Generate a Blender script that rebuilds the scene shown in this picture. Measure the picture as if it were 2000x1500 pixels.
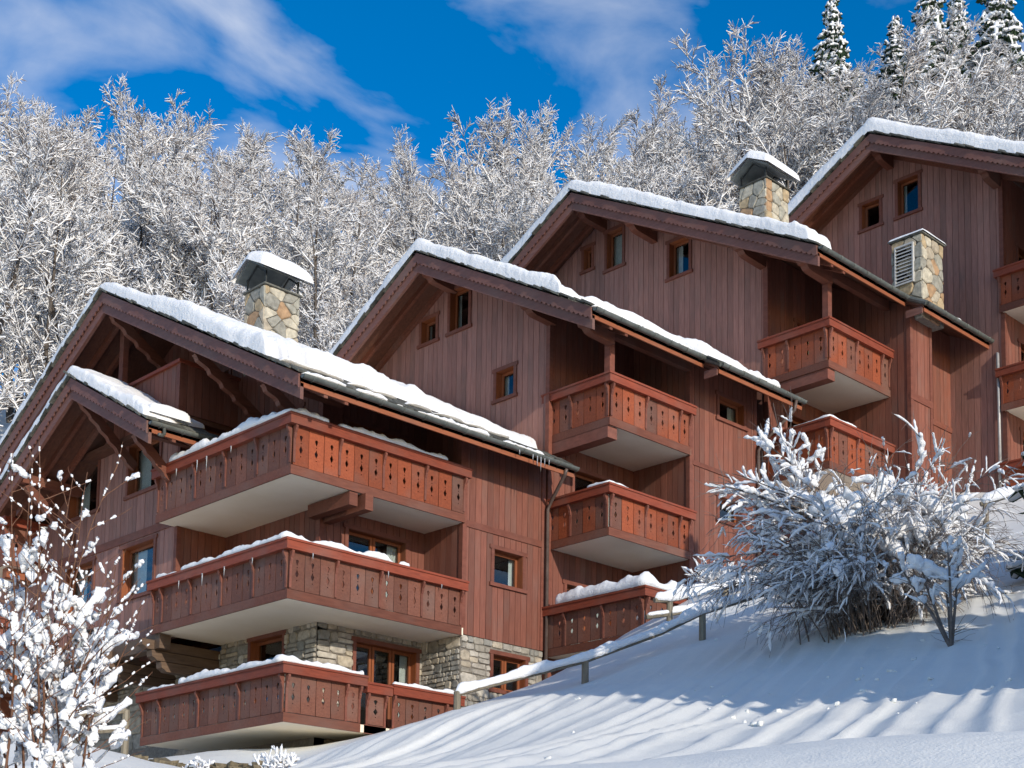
import bpy, math, random
import numpy as np
from mathutils import Matrix, Vector, noise as mnoise

R_ = math.radians
sc = bpy.context.scene
for o in list(bpy.data.objects):
    bpy.data.objects.remove(o)

# ------------------------------------------------------------------ camera
F_PX, YAW, PITCH, ROLL, CX, CY = 2911.42, 0.80196, 0.106944, 0.0148906, 1000.0, 1548.907
_cy, _sy, _cp, _sp = math.cos(YAW), math.sin(YAW), math.cos(PITCH), math.sin(PITCH)
FW = np.array([_cy*_cp, _sy*_cp, _sp]); _r = np.array([_sy, -_cy, 0.0]); _u = np.cross(_r, FW)
RT = math.cos(ROLL)*_r+math.sin(ROLL)*_u; UP = -math.sin(ROLL)*_r+math.cos(ROLL)*_u
cam_d = bpy.data.cameras.new('camera'); cam = bpy.data.objects.new('camera', cam_d); sc.collection.objects.link(cam)
cam.matrix_world = Matrix(((RT[0], UP[0], -FW[0], 0), (RT[1], UP[1], -FW[1], 0), (RT[2], UP[2], -FW[2], 0), (0, 0, 0, 1)))
cam_d.sensor_width = 36; cam_d.lens = 36*F_PX/2000; cam_d.shift_y = (CY-750)/2000
cam_d.clip_start = 0.1; cam_d.clip_end = 3000
sc.camera = cam
sc.render.resolution_x, sc.render.resolution_y = 1024, 768

# ------------------------------------------------------------------ sky, sun, exposure
SUN_AZ, SUN_EL = R_(192.5), R_(18.5)        # clockwise from +Y, towards the sun
SUNV = Vector((math.sin(SUN_AZ)*math.cos(SUN_EL), math.cos(SUN_AZ)*math.cos(SUN_EL), math.sin(SUN_EL)))
world = bpy.data.worlds.new('World'); sc.world = world; world.use_nodes = True
nt = world.node_tree; nt.nodes.clear()
N = lambda t: nt.nodes.new(t)
out = N('ShaderNodeOutputWorld'); bg = N('ShaderNodeBackground'); sky = N('ShaderNodeTexSky')
sky.sky_type = 'NISHITA'; sky.sun_disc = False; sky.sun_elevation = SUN_EL; sky.sun_rotation = SUN_AZ
sky.altitude = 1800; sky.air_density = 1.0; sky.dust_density = 1.3; sky.ozone_density = 3.0
hs = N('ShaderNodeHueSaturation'); hs.inputs['Saturation'].default_value = 1.42; hs.inputs['Value'].default_value = 1.12
tc = N('ShaderNodeTexCoord'); sep = N('ShaderNodeSeparateXYZ'); mx = N('ShaderNodeMath'); mx.operation = 'MAXIMUM'; mx.inputs[1].default_value = 0.06
nt.links.new(tc.outputs['Generated'], sep.inputs[0]); nt.links.new(sep.outputs['Z'], mx.inputs[0])
div = N('ShaderNodeVectorMath'); div.operation = 'DIVIDE'; cmb = N('ShaderNodeCombineXYZ')
for i in range(3): nt.links.new(mx.outputs[0], cmb.inputs[i])
nt.links.new(tc.outputs['Generated'], div.inputs[0]); nt.links.new(cmb.outputs[0], div.inputs[1])
mp = N('ShaderNodeMapping'); mp.inputs['Rotation'].default_value = (0, 0, R_(20)); mp.inputs['Scale'].default_value = (1.0, 1.35, 1); mp.inputs['Location'].default_value = (8.8, 3.1, 0)
nt.links.new(div.outputs[0], mp.inputs['Vector'])
nz = N('ShaderNodeTexNoise'); nz.inputs['Scale'].default_value = 3.2; nz.inputs['Detail'].default_value = 8; nz.inputs['Roughness'].default_value = 0.5; nz.inputs['Distortion'].default_value = 0.35
nt.links.new(mp.outputs[0], nz.inputs['Vector'])
rp = N('ShaderNodeValToRGB'); rp.color_ramp.elements[0].position = 0.45; rp.color_ramp.elements[1].position = 0.72
rp.color_ramp.elements[1].color = (0.6, 0.6, 0.6, 1)
nt.links.new(nz.outputs['Fac'], rp.inputs[0])
mixc = N('ShaderNodeMix'); mixc.data_type = 'RGBA'; mixc.inputs['B'].default_value = (5.4, 5.5, 5.8, 1)
nt.links.new(sky.outputs[0], hs.inputs['Color']); nt.links.new(hs.outputs[0], mixc.inputs['A']); nt.links.new(rp.outputs[0], mixc.inputs['Factor'])
nt.links.new(mixc.outputs['Result'], bg.inputs['Color']); bg.inputs['Strength'].default_value = 0.152
nt.links.new(bg.outputs[0], out.inputs['Surface'])
sun_d = bpy.data.lights.new('sun', 'SUN'); sun_d.energy = 3.4; sun_d.angle = R_(0.5); sun_d.color = (1.0, 0.91, 0.78)
sun = bpy.data.objects.new('sun', sun_d); sc.collection.objects.link(sun)
sun.rotation_euler = SUNV.to_track_quat('Z', 'Y').to_euler()
vs = sc.view_settings; vs.view_transform = 'Standard'; vs.look = 'None'; vs.exposure = 0.2; vs.gamma = 1; vs.use_curve_mapping = False
sc.cycles.use_denoising = True; sc.cycles.max_bounces = 8; sc.cycles.transparent_max_bounces = 16; sc.cycles.caustics_reflective = False; sc.cycles.caustics_refractive = False

# ------------------------------------------------------------------ measuring helpers (pixel of the 2000x1500 photo -> point)
def ray(x, y): return FW+RT*((x-CX)/F_PX)-UP*((y-CY)/F_PX)
def atd(x, y, d): return ray(x, y)*d
def onx(x, y, X): r = ray(x, y); return r*(X/r[0])
def ony(x, y, Y): r = ray(x, y); return r*(Y/r[1])
def topx(P): d = P@FW; return (CX+F_PX*(P@RT)/d, CY-F_PX*(P@UP)/d)

# ------------------------------------------------------------------ mesh helpers
rnd = random.Random(7)
W = {}                                   # world matrices of parents
def place(o, parent=None, M=None):
    sc.collection.objects.link(o)
    M = M or Matrix.Identity(4)
    o.matrix_basis = M
    if parent is not None:
        o.parent = parent; o.matrix_parent_inverse = W[parent.name].inverted()
    W[o.name] = M
    return o
def tag(o, label, cat, group=None):
    o['label'] = label; o['category'] = cat
    if group: o['group'] = group
    return o
def empty(name, loc, label, cat, group=None):
    o = bpy.data.objects.new(name, None); o.empty_display_size = 0.3
    place(o, None, Matrix.Translation(Vector([float(t) for t in loc]))); return tag(o, label, cat, group)
class MB:
    def __init__(s): s.v = []; s.f = []
    def add(s, vs_, fs):
        b = len(s.v); s.v += [tuple(float(q) for q in p) for p in vs_]; s.f += [tuple(b+i for i in f) for f in fs]; return s
    def box(s, x0, x1, y0, y1, z0, z1):
        return s.add([(x0, y0, z0), (x1, y0, z0), (x1, y1, z0), (x0, y1, z0), (x0, y0, z1), (x1, y0, z1), (x1, y1, z1), (x0, y1, z1)],
                     [(0, 3, 2, 1), (4, 5, 6, 7), (0, 1, 5, 4), (1, 2, 6, 5), (2, 3, 7, 6), (3, 0, 4, 7)])
    def prism(s, poly, vec):
        n = len(poly); a = [Vector(p) for p in poly]; v = Vector(vec)
        nrm = Vector((0, 0, 0))
        for i in range(n): nrm += a[i].cross(a[(i+1) % n])
        if nrm.dot(v) > 0: a.reverse()
        return s.add(a+[p+v for p in a], [tuple(range(n)), tuple(range(2*n-1, n-1, -1))]+[((i+1) % n, i, n+i, n+(i+1) % n) for i in range(n)])
    def tube(s, pts, rad, n=8, cap=True):
        pts = [Vector(p) for p in pts]; rings = []; prev = None
        for i, p in enumerate(pts):
            t = (pts[min(i+1, len(pts)-1)]-pts[max(i-1, 0)]).normalized()
            ref = Vector((0, 0, 1)) if abs(t.z) < 0.95 else Vector((1, 0, 0))
            a = t.cross(ref).normalized()
            if prev is not None:
                a = (prev-t*prev.dot(t)).normalized() if (prev-t*prev.dot(t)).length > 1e-4 else a
            prev = a; b = t.cross(a); r = rad[i] if hasattr(rad, '__len__') else rad
            rings.append([p+(a*math.cos(2*math.pi*k/n)+b*math.sin(2*math.pi*k/n))*r for k in range(n)])
        fs = []
        for i in range(len(pts)-1):
            for k in range(n):
                fs.append((i*n+k, i*n+(k+1) % n, (i+1)*n+(k+1) % n, (i+1)*n+k))
        if cap: fs += [tuple(range(n-1, -1, -1)), tuple((len(pts)-1)*n+k for k in range(n))]
        return s.add([q for r in rings for q in r], fs)
    def mesh(s, name, mat, smooth=False):
        me = bpy.data.meshes.new(name); me.from_pydata(s.v, [], s.f); me.materials.append(mat)
        if smooth: me.shade_smooth()
        return me
    def obj(s, name, mat, parent=None, smooth=False):
        return place(bpy.data.objects.new(name, s.mesh(name, mat, smooth)), parent)
def npmesh(name, V, Fq, mat, smooth=True):
    me = bpy.data.meshes.new(name); V = np.asarray(V, np.float32); Fq = np.asarray(Fq, np.int32)
    k = Fq.shape[1]; me.vertices.add(len(V)); me.vertices.foreach_set('co', V.ravel())
    me.loops.add(Fq.size); me.loops.foreach_set('vertex_index', Fq.ravel()); me.polygons.add(len(Fq))
    me.polygons.foreach_set('loop_start', np.arange(0, Fq.size, k, dtype=np.int32))
    me.polygons.foreach_set('use_smooth', np.full(len(Fq), smooth)); me.update(calc_edges=True); me.validate()
    me.materials.append(mat); return me
def shared(name, me, parent, M):
    return place(bpy.data.objects.new(name, me), parent, M)

# ------------------------------------------------------------------ materials
def mat(name):
    m = bpy.data.materials.new(name); m.use_nodes = True
    t = m.node_tree; b = t.nodes['Principled BSDF']; return m, t, b
def wood(name, c1, c2, grain=(7, 7, 0.7), rough=0.62, vary=0.35, bump=0.25, grey=0.35):
    m, t, b = mat(name); n = t.nodes.new; L = t.links.new
    tc = n('ShaderNodeTexCoord'); oi = n('ShaderNodeObjectInfo')
    ad = n('ShaderNodeVectorMath'); ad.operation = 'ADD'; sc_ = n('ShaderNodeVectorMath'); sc_.operation = 'SCALE'; sc_.inputs['Scale'].default_value = 37.0
    cb = n('ShaderNodeCombineXYZ')
    for i in range(3): L(oi.outputs['Random'], cb.inputs[i])
    L(cb.outputs[0], sc_.inputs[0]); L(tc.outputs['Object'], ad.inputs[0]); L(sc_.outputs[0], ad.inputs[1])
    mp = n('ShaderNodeMapping'); mp.inputs['Scale'].default_value = grain; L(ad.outputs[0], mp.inputs['Vector'])
    nz = n('ShaderNodeTexNoise'); nz.inputs['Scale'].default_value = 3.0; nz.inputs['Detail'].default_value = 8; nz.inputs['Roughness'].default_value = 0.65
    L(mp.outputs[0], nz.inputs['Vector'])
    rp = n('ShaderNodeValToRGB'); rp.color_ramp.elements[0].position = 0.3; rp.color_ramp.elements[1].position = 0.72
    rp.color_ramp.elements[0].color = (*c1, 1); rp.color_ramp.elements[1].color = (*c2, 1); L(nz.outputs['Fac'], rp.inputs[0])
    n2 = n('ShaderNodeTexNoise'); n2.inputs['Scale'].default_value = 0.9; n2.inputs['Detail'].default_value = 4; L(ad.outputs[0], n2.inputs['Vector'])
    r2 = n('ShaderNodeMapRange'); r2.inputs['From Min'].default_value = 0.48; r2.inputs['From Max'].default_value = 0.8; r2.inputs['To Max'].default_value = grey; L(n2.outputs['Fac'], r2.inputs['Value'])
    mg = n('ShaderNodeMix'); mg.data_type = 'RGBA'; mg.inputs['B'].default_value = (0.16, 0.115, 0.095, 1)   # weathered patches
    L(r2.outputs[0], mg.inputs['Factor']); L(rp.outputs[0], mg.inputs['A'])
    mr = n('ShaderNodeMapRange'); mr.inputs['To Min'].default_value = 1-vary; mr.inputs['To Max'].default_value = 1+vary*0.7; L(oi.outputs['Random'], mr.inputs['Value'])
    mu = n('ShaderNodeVectorMath'); mu.operation = 'SCALE'; L(mg.outputs['Result'], mu.inputs[0]); L(mr.outputs[0], mu.inputs['Scale'])
    L(mu.outputs[0], b.inputs['Base Color']); b.inputs['Roughness'].default_value = rough
    b.inputs['Specular IOR Level'].default_value = 0.3
    bp = n('ShaderNodeBump'); bp.inputs['Strength'].default_value = bump; bp.inputs['Distance'].default_value = 0.01; L(nz.outputs['Fac'], bp.inputs['Height']); L(bp.outputs[0], b.inputs['Normal'])
    return m
def speck(name, c1, c2, scale=6, rough=0.8, vary=0.2, bump=0.3, dist=0.02, detail=8, spec=0.3, metal=0):
    m, t, b = mat(name); n = t.nodes.new; L = t.links.new
    tc = n('ShaderNodeTexCoord'); oi = n('ShaderNodeObjectInfo')
    nz = n('ShaderNodeTexNoise'); nz.inputs['Scale'].default_value = scale; nz.inputs['Detail'].default_value = detail; nz.inputs['Roughness'].default_value = 0.6
    L(tc.outputs['Object'], nz.inputs['Vector'])
    rp = n('ShaderNodeValToRGB'); rp.color_ramp.elements[0].position = 0.32; rp.color_ramp.elements[1].position = 0.7
    rp.color_ramp.elements[0].color = (*c1, 1); rp.color_ramp.elements[1].color = (*c2, 1); L(nz.outputs['Fac'], rp.inputs[0])
    mr = n('ShaderNodeMapRange'); mr.inputs['To Min'].default_value = 1-vary; mr.inputs['To Max'].default_value = 1+vary; L(oi.outputs['Random'], mr.inputs['Value'])
    mu = n('ShaderNodeVectorMath'); mu.operation = 'SCALE'; L(rp.outputs[0], mu.inputs[0]); L(mr.outputs[0], mu.inputs['Scale'])
    L(mu.outputs[0], b.inputs['Base Color']); b.inputs['Roughness'].default_value = rough; b.inputs['Specular IOR Level'].default_value = spec; b.inputs['Metallic'].default_value = metal
    bp = n('ShaderNodeBump'); bp.inputs['Strength'].default_value = bump; bp.inputs['Distance'].default_value = dist; L(nz.outputs['Fac'], bp.inputs['Height']); L(bp.outputs[0], b.inputs['Normal'])
    return m
M_ = {}
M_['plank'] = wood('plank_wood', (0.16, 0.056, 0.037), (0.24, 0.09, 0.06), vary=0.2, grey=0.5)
M_['gable'] = wood('weathered_shade_lift_gable_wood', (0.24, 0.114, 0.089), (0.37, 0.186, 0.148), vary=0.2, grey=0.5)  # greyed gable timber, its colour also paled to replace missing ambient light
M_['board'] = wood('balcony_board_wood', (0.2, 0.046, 0.018), (0.33, 0.082, 0.031), vary=0.25, grey=0.6)
M_['worn_shaded'] = wood('weathered_shaded_board_wood', (0.12, 0.044, 0.028), (0.205, 0.082, 0.052), vary=0.22, grey=0.6)  # weathered boards, doubling as a shaded copy for left-hand faces
M_['rail'] = wood('rail_wood', (0.17, 0.036, 0.018), (0.28, 0.062, 0.03), grain=(1.2, 1.2, 9), vary=0.15, grey=0.5)
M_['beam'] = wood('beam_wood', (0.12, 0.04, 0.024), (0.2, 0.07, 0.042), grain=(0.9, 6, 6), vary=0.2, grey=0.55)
M_['trim'] = wood('trim_wood', (0.135, 0.044, 0.028), (0.22, 0.076, 0.05), grain=(1.5, 1.5, 3), vary=0.15)
M_['fascia'] = wood('rake_fascia_wood', (0.13, 0.057, 0.046), (0.2, 0.092, 0.074), grain=(5, 0.8, 5), vary=0.12, grey=0.5)
M_['orange'] = wood('eave_board_wood', (0.22, 0.068, 0.03), (0.32, 0.105, 0.048), grain=(0.8, 6, 6), vary=0.1)
M_['sash'] = wood('sash_wood', (0.2, 0.058, 0.02), (0.29, 0.09, 0.033), vary=0.1)
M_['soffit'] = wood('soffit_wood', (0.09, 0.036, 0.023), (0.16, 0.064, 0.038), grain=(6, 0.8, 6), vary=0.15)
M_['log'] = wood('log_wood', (0.085, 0.052, 0.034), (0.17, 0.11, 0.07), grain=(0.8, 6, 6), vary=0.2)
M_['post'] = wood('fence_wood', (0.135, 0.115, 0.081), (0.297, 0.257, 0.189), grain=(6, 6, 0.8), vary=0.2)
M_['bark'] = speck('bark', (0.05, 0.042, 0.036), (0.14, 0.115, 0.095), 14, vary=0.2)
M_['twig'] = speck('twig_bark', (0.1, 0.08, 0.07), (0.22, 0.175, 0.15), 10, vary=0.2, bump=0)
M_['redtwig'] = speck('young_shoot_bark', (0.1, 0.045, 0.025), (0.2, 0.1, 0.06), 20, vary=0.2, bump=0)
M_['needle'] = speck('needles', (0.012, 0.028, 0.014), (0.04, 0.07, 0.03), 9, vary=0.2, bump=0)
M_['cream'] = speck('painted_soffit', (0.84, 0.73, 0.56), (0.9, 0.8, 0.64), 1.1, rough=0.9, vary=0.04, bump=0.05)
M_['slate'] = speck('stone_tile', (0.05, 0.05, 0.045), (0.14, 0.14, 0.12), 12, vary=0.45, rough=0.85)
M_['zinc'] = speck('zinc', (0.09, 0.1, 0.09), (0.17, 0.18, 0.165), 5, rough=0.5, vary=0.1, bump=0.05, metal=0.35, spec=0.5)
M_['copper'] = speck('brown_pipe', (0.085, 0.06, 0.05), (0.14, 0.1, 0.085), 6, rough=0.45, vary=0.1, bump=0.05)
M_['galv'] = speck('galvanised_pipe', (0.3, 0.29, 0.28), (0.42, 0.41, 0.4), 6, rough=0.45, vary=0.05, bump=0.05, metal=0.3)
M_['iron'] = speck('dark_iron', (0.02, 0.022, 0.022), (0.045, 0.05, 0.05), 8, rough=0.6, vary=0.1, bump=0.1)
M_['capmetal'] = speck('cap_metal', (0.1, 0.12, 0.12), (0.17, 0.19, 0.19), 4, rough=0.5, vary=0.1, bump=0.05)
M_['mortar'] = speck('mortar', (0.15, 0.13, 0.11), (0.26, 0.235, 0.2), 14, vary=0.05, bump=0.6)
M_['dark'] = speck('dark_room', (0.012, 0.01, 0.009), (0.02, 0.016, 0.014), 3, vary=0.1, bump=0)
M_['curtain'] = speck('curtain_cloth', (0.66, 0.64, 0.6), (0.82, 0.8, 0.76), 9, vary=0.05, bump=0.1)
M_['sign'] = speck('sign_paint', (0.6, 0.56, 0.48), (0.74, 0.7, 0.62), 8, vary=0.03, bump=0.1)
M_['ink'] = speck('sign_ink', (0.02, 0.02, 0.02), (0.05, 0.045, 0.04), 8, vary=0.03, bump=0)
M_['louvre'] = speck('louvre_metal', (0.42, 0.42, 0.41), (0.55, 0.55, 0.54), 8, vary=0.03, rough=0.5, bump=0)
M_['rock'] = speck('bank_rubble', (0.12, 0.095, 0.06), (0.34, 0.28, 0.18), 9, vary=0.3)
def stone_mat(name, cols):
    m, t, b = mat(name); n = t.nodes.new; L = t.links.new
    tc = n('ShaderNodeTexCoord'); oi = n('ShaderNodeObjectInfo'); rp = n('ShaderNodeValToRGB'); rp.color_ramp.interpolation = 'CONSTANT'
    e = rp.color_ramp.elements
    for i, c in enumerate(cols):
        q = e[i] if i < 2 else e.new(i/len(cols)); q.position = i/len(cols); q.color = (*c, 1)
    L(oi.outputs['Random'], rp.inputs[0])
    nz = n('ShaderNodeTexNoise'); nz.inputs['Scale'].default_value = 7; nz.inputs['Detail'].default_value = 9; nz.inputs['Roughness'].default_value = 0.62; L(tc.outputs['Object'], nz.inputs['Vector'])
    mr = n('ShaderNodeMapRange'); mr.inputs['From Min'].default_value = 0.28; mr.inputs['From Max'].default_value = 0.72; mr.inputs['To Min'].default_value = 0.55; mr.inputs['To Max'].default_value = 1.3; L(nz.outputs['Fac'], mr.inputs['Value'])
    mu = n('ShaderNodeVectorMath'); mu.operation = 'SCALE'; L(rp.outputs[0], mu.inputs[0]); L(mr.outputs[0], mu.inputs['Scale']); L(mu.outputs[0], b.inputs['Base Color'])
    b.inputs['Roughness'].default_value = 0.85
    bp = n('ShaderNodeBump'); bp.inputs['Strength'].default_value = 0.5; bp.inputs['Distance'].default_value = 0.02; L(nz.outputs['Fac'], bp.inputs['Height']); L(bp.outputs[0], b.inputs['Normal'])
    return m
M_['stone'] = stone_mat('rubble_stone', [(0.3, 0.27, 0.22), (0.4, 0.36, 0.3), (0.25, 0.24, 0.21), (0.43, 0.37, 0.28), (0.34, 0.31, 0.26), (0.48, 0.44, 0.37)])
M_['chstone'] = stone_mat('chimney_stone', [(0.38, 0.33, 0.25), (0.36, 0.23, 0.13), (0.32, 0.31, 0.26), (0.46, 0.42, 0.33), (0.4, 0.31, 0.19), (0.28, 0.27, 0.23)])
def snow_mat(name, bump, dist, s1, s2, sss=0.0, k=1.0):
    m, t, b = mat(name); n = t.nodes.new; L = t.links.new
    tc = n('ShaderNodeTexCoord'); a = n('ShaderNodeTexNoise'); a.inputs['Scale'].default_value = s1; a.inputs['Detail'].default_value = 6; a.inputs['Roughness'].default_value = 0.6
    c = n('ShaderNodeTexNoise'); c.inputs['Scale'].default_value = s2; c.inputs['Detail'].default_value = 3
    L(tc.outputs['Object'], a.inputs['Vector']); L(tc.outputs['Object'], c.inputs['Vector'])
    ad = n('ShaderNodeMath'); ad.operation = 'MULTIPLY_ADD'; ad.inputs[1].default_value = 0.35; L(c.outputs['Fac'], ad.inputs[0]); L(a.outputs['Fac'], ad.inputs[2])
    bp = n('ShaderNodeBump'); bp.inputs['Strength'].default_value = bump; bp.inputs['Distance'].default_value = dist; L(ad.outputs[0], bp.inputs['Height']); L(bp.outputs[0], b.inputs['Normal'])
    rp = n('ShaderNodeValToRGB'); rp.color_ramp.elements[0].color = (0.78*k, 0.79*k, 0.81*k*(0.5+0.5*k), 1); rp.color_ramp.elements[1].color = (0.86*k, 0.865*k, 0.875*k*(0.5+0.5*k), 1); L(a.outputs['Fac'], rp.inputs[0]); L(rp.outputs[0], b.inputs['Base Color'])
    b.inputs['Roughness'].default_value = 0.65; b.inputs['Specular IOR Level'].default_value = 0.25
    if sss:
        b.inputs['Subsurface Weight'].default_value = sss; b.inputs['Subsurface Radius'].default_value = (0.06, 0.07, 0.08); b.inputs['Subsurface Scale'].default_value = 0.5
    return m
M_['snow'] = snow_mat('packed_snow', 0.9, 0.04, 6, 40)
M_['gsnow'] = snow_mat('ground_snow', 0.6, 0.03, 3.0, 55, k=0.9)
M_['tsnow'] = snow_mat('branch_snow', 0.0, 0.02, 3, 30)
def glass_mat():
    m, t, b = mat('window_glass'); n = t.nodes.new; L = t.links.new
    t.nodes.remove(b); o = t.nodes['Material Output']
    tr = n('ShaderNodeBsdfTransparent'); tr.inputs['Color'].default_value = (0.82, 0.86, 0.86, 1); gl = n('ShaderNodeBsdfGlossy'); gl.inputs['Roughness'].default_value = 0.02
    lw = n('ShaderNodeLayerWeight'); lw.inputs['Blend'].default_value = 0.5; pw = n('ShaderNodeMath'); pw.operation = 'POWER'; pw.inputs[1].default_value = 4.0
    ma = n('ShaderNodeMath'); ma.operation = 'MULTIPLY_ADD'; ma.inputs[1].default_value = 0.7; ma.inputs[2].default_value = 0.06; mi = n('ShaderNodeMixShader')
    L(lw.outputs['Facing'], pw.inputs[0]); L(pw.outputs[0], ma.inputs[0]); L(ma.outputs[0], mi.inputs[0])
    L(tr.outputs[0], mi.inputs[1]); L(gl.outputs[0], mi.inputs[2]); L(mi.outputs[0], o.inputs['Surface'])
    return m
M_['glass'] = glass_mat()
def ice_mat():
    m, t, b = mat('ice'); b.inputs['Base Color'].default_value = (0.85, 0.9, 0.95, 1); b.inputs['Roughness'].default_value = 0.12; b.inputs['Transmission Weight'].default_value = 0.6; b.inputs['IOR'].default_value = 1.31
    return m
M_['ice'] = ice_mat()
# ------------------------------------------------------------------ terrain
_cp = []
def ctl(px, py, d): _cp.append(tuple(atd(px, py, d)))
def ctz(px, d, z):
    P = atd(px, 1850, d); _cp.append((P[0], P[1], z))
for q in [(200, 1570, 8), (600, 1545, 8), (1000, 1503, 8), (1350, 1479, 8), (1650, 1447, 8), (2000, 1427, 8), (2600, 1400, 8),
          (1000, 1537, 11), (1350, 1508, 11), (1650, 1480, 11), (2000, 1462, 11), (400, 1560, 12),
          (569, 1494, 26), (640, 1466, 26.5), (753, 1428, 27.5), (902, 1381, 29), (1050, 1353, 30), (1143, 1334, 30), (1250, 1290, 30.5), (1372, 1249, 31), (1500, 1205, 31.5),
          (800, 1500, 20), (1100, 1450, 19), (1300, 1400, 21), (1500, 1385, 20), (1700, 1345, 20), (1900, 1335, 18.5), (1850, 1262, 24), (1650, 1232, 27.5), (2000, 1205, 25), (2300, 1150, 25), (2600, 1100, 25),
          (1900, 1105, 31), (1945, 1036, 38.5), (1860, 1062, 37), (1760, 1095, 34), (2080, 995, 39), (2500, 880, 39),
          (1190, 1288, 32.3), (1240, 1245, 33.2), (1310, 1200, 34), (1350, 1140, 38.5), (1480, 1120, 38), (1058, 1350, 36.3), (960, 1365, 33),
          (400, 1512, 29), (280, 1500, 29.5), (540, 1512, 29), (330, 1490, 31.5), (480, 1490, 31.5), (150, 1452, 27), (50, 1436, 26), (100, 1500, 19), (-100, 1500, 18), (250, 1505, 24), (-200, 1455, 30), (120, 1478, 33), (300, 1490, 34), (-100, 1460, 34), (430, 1470, 34), (700, 1450, 34)]:
    ctl(*q)
for q in [(-1500, 8, -1), (1000, 2, -1.3), (3500, 8, 2.5), (-1500, 30, 4.5), (3500, 30, 13), (-400, 45, 12), (400, 46, 12), (1100, 48, 14.5), (1700, 50, 18), (2300, 50, 20), (-1500, 50, 15), (3500, 50, 24),
          (-600, 75, 29), (300, 75, 28), (1000, 75, 28), (1700, 75, 34), (2400, 75, 38), (-1200, 115, 46), (300, 115, 42), (1000, 115, 42), (1700, 115, 50), (3000, 115, 56), (0, 160, 46), (2000, 160, 52)]:
    ctz(*q)
_cp += [(20.0, 33.0, 4.2), (22.5, 36.0, 4.6), (24.0, 40.0, 6.5), (19.0, 38.0, 4.2), (21.0, 29.5, 4.0), (24.5, 31.0, 5.0), (29, 30, 7.5)]
_cp = np.array(_cp); _c2 = 1.6**2
def _phi(d2): return np.sqrt(d2+_c2)
_A = _phi(((_cp[:, None, :2]-_cp[None, :, :2])**2).sum(-1)); _n = len(_cp)
_P = np.c_[np.ones(_n), _cp[:, :2]]
_S = np.block([[_A-0.005*np.eye(_n), _P], [_P.T, np.zeros((3, 3))]])
_w = np.linalg.solve(_S, np.r_[_cp[:, 2], np.zeros(3)])
def zg(x, y):
    x = np.asarray(x, float); y = np.asarray(y, float); s = x.shape; q = np.stack([x.ravel(), y.ravel()], -1)
    d2 = ((q[:, None, :]-_cp[None, :, :2])**2).sum(-1)
    return (_phi(d2)@_w[:_n]+np.c_[np.ones(len(q)), q]@_w[_n:]).reshape(s)
rg = np.random.default_rng(3)
def vnoise(x, y, seed=0):               # smooth value noise on arrays
    x = np.asarray(x, float)+1000; y = np.asarray(y, float)+1000
    xi = np.floor(x).astype(np.int64); yi = np.floor(y).astype(np.int64); fx = x-xi; fy = y-yi
    def h(a, b):
        n = (a*374761393+b*668265263+seed*1274126177) & 0x7fffffff; n = ((n ^ (n >> 13))*1274126177) & 0x7fffffff
        return ((n ^ (n >> 16)) & 0xffff)/65535.0
    u = fx*fx*(3-2*fx); v = fy*fy*(3-2*fy)
    return (h(xi, yi)*(1-u)+h(xi+1, yi)*u)*(1-v)+(h(xi, yi+1)*(1-u)+h(xi+1, yi+1)*u)*v
def fbm(x, y, seed=0, o=4):
    s = 0; a = 0.5; f = 1.0
    for i in range(o): s = s+a*(vnoise(x*f, y*f, seed+i)-0.5); a *= 0.5; f *= 2.03
    return s
_h = np.array([FW[0], FW[1]])/math.hypot(FW[0], FW[1]); _k = np.array([_h[1], -_h[0]])
# grid turned along the fall line, fine across it, so that the ripples stay crisp
ls = np.r_[np.arange(-30, 2, 2.0), np.arange(2, 38, 0.24), np.arange(38, 66, 0.7), np.arange(66, 150, 2.2), np.arange(150, 430, 20)]
ss = np.r_[np.arange(-230, -60, 10.0), np.arange(-60, -20, 1.3), np.arange(-20, -13, 0.35), np.arange(-13, 12.5, 0.062), np.arange(12.5, 40, 1.0), np.arange(40, 160, 8.0)]
Lg, Sg = np.meshgrid(ls, ss, indexing='ij')
D = (10*Lg-4.0*Sg)/10.77; Rr = (4.0*Lg+10*Sg)/10.77
X = D*_h[0]+Rr*_k[0]; Y = D*_h[1]+Rr*_k[1]
Z = np.concatenate([zg(X[i:i+8], Y[i:i+8]) for i in range(0, len(X), 8)])
def relief(D, Rr):
    s = (-4.0*D+10*Rr)/10.77; l = (10*D+4.0*Rr)/10.77
    s = s+0.9*fbm(s*0.3, l*0.1, 5)+0.3*fbm(s*1.1, l*0.25, 9)
    w = np.clip((D-10)/3, 0, 1)*np.clip((30-D)/5, 0, 1)
    sh = lambda q: 1-2*np.abs(np.sin(q*0.5))**0.8
    rip = (sh(s*2*math.pi/0.52)+0.6*sh(s*2*math.pi/0.93+1.1)+0.3*np.sin(s*2*math.pi/0.37+2.0))*0.034*(0.3+1.2*np.clip(vnoise(s*0.4, l*0.22, 21), 0, 1))
    r = 0.95*rip*w+0.10*fbm(D*0.35, Rr*0.35, 31)*np.clip((D-6)/4, 0, 1)+0.05*fbm(D*1.6, Rr*1.6, 41)
    g = np.clip(1-np.abs(s-2.2-0.3*fbm(l*0.3, l*0, 3))/0.16, 0, 1)*np.clip((D-12)/2, 0, 1)*np.clip((23-D)/2, 0, 1)
    return r-0.05*g*(0.6+0.8*vnoise(l*5, s*9, 61))
Z = Z+relief(D, Rr)
Z = np.where(D > 140, np.minimum(Z, 60+0*Z), Z)
nd, nr = D.shape
idx = np.arange(nd*nr).reshape(nd, nr)
Fq = np.stack([idx[:-1, :-1].ravel(), idx[:-1, 1:].ravel(), idx[1:, 1:].ravel(), idx[1:, :-1].ravel()], -1)
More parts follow.
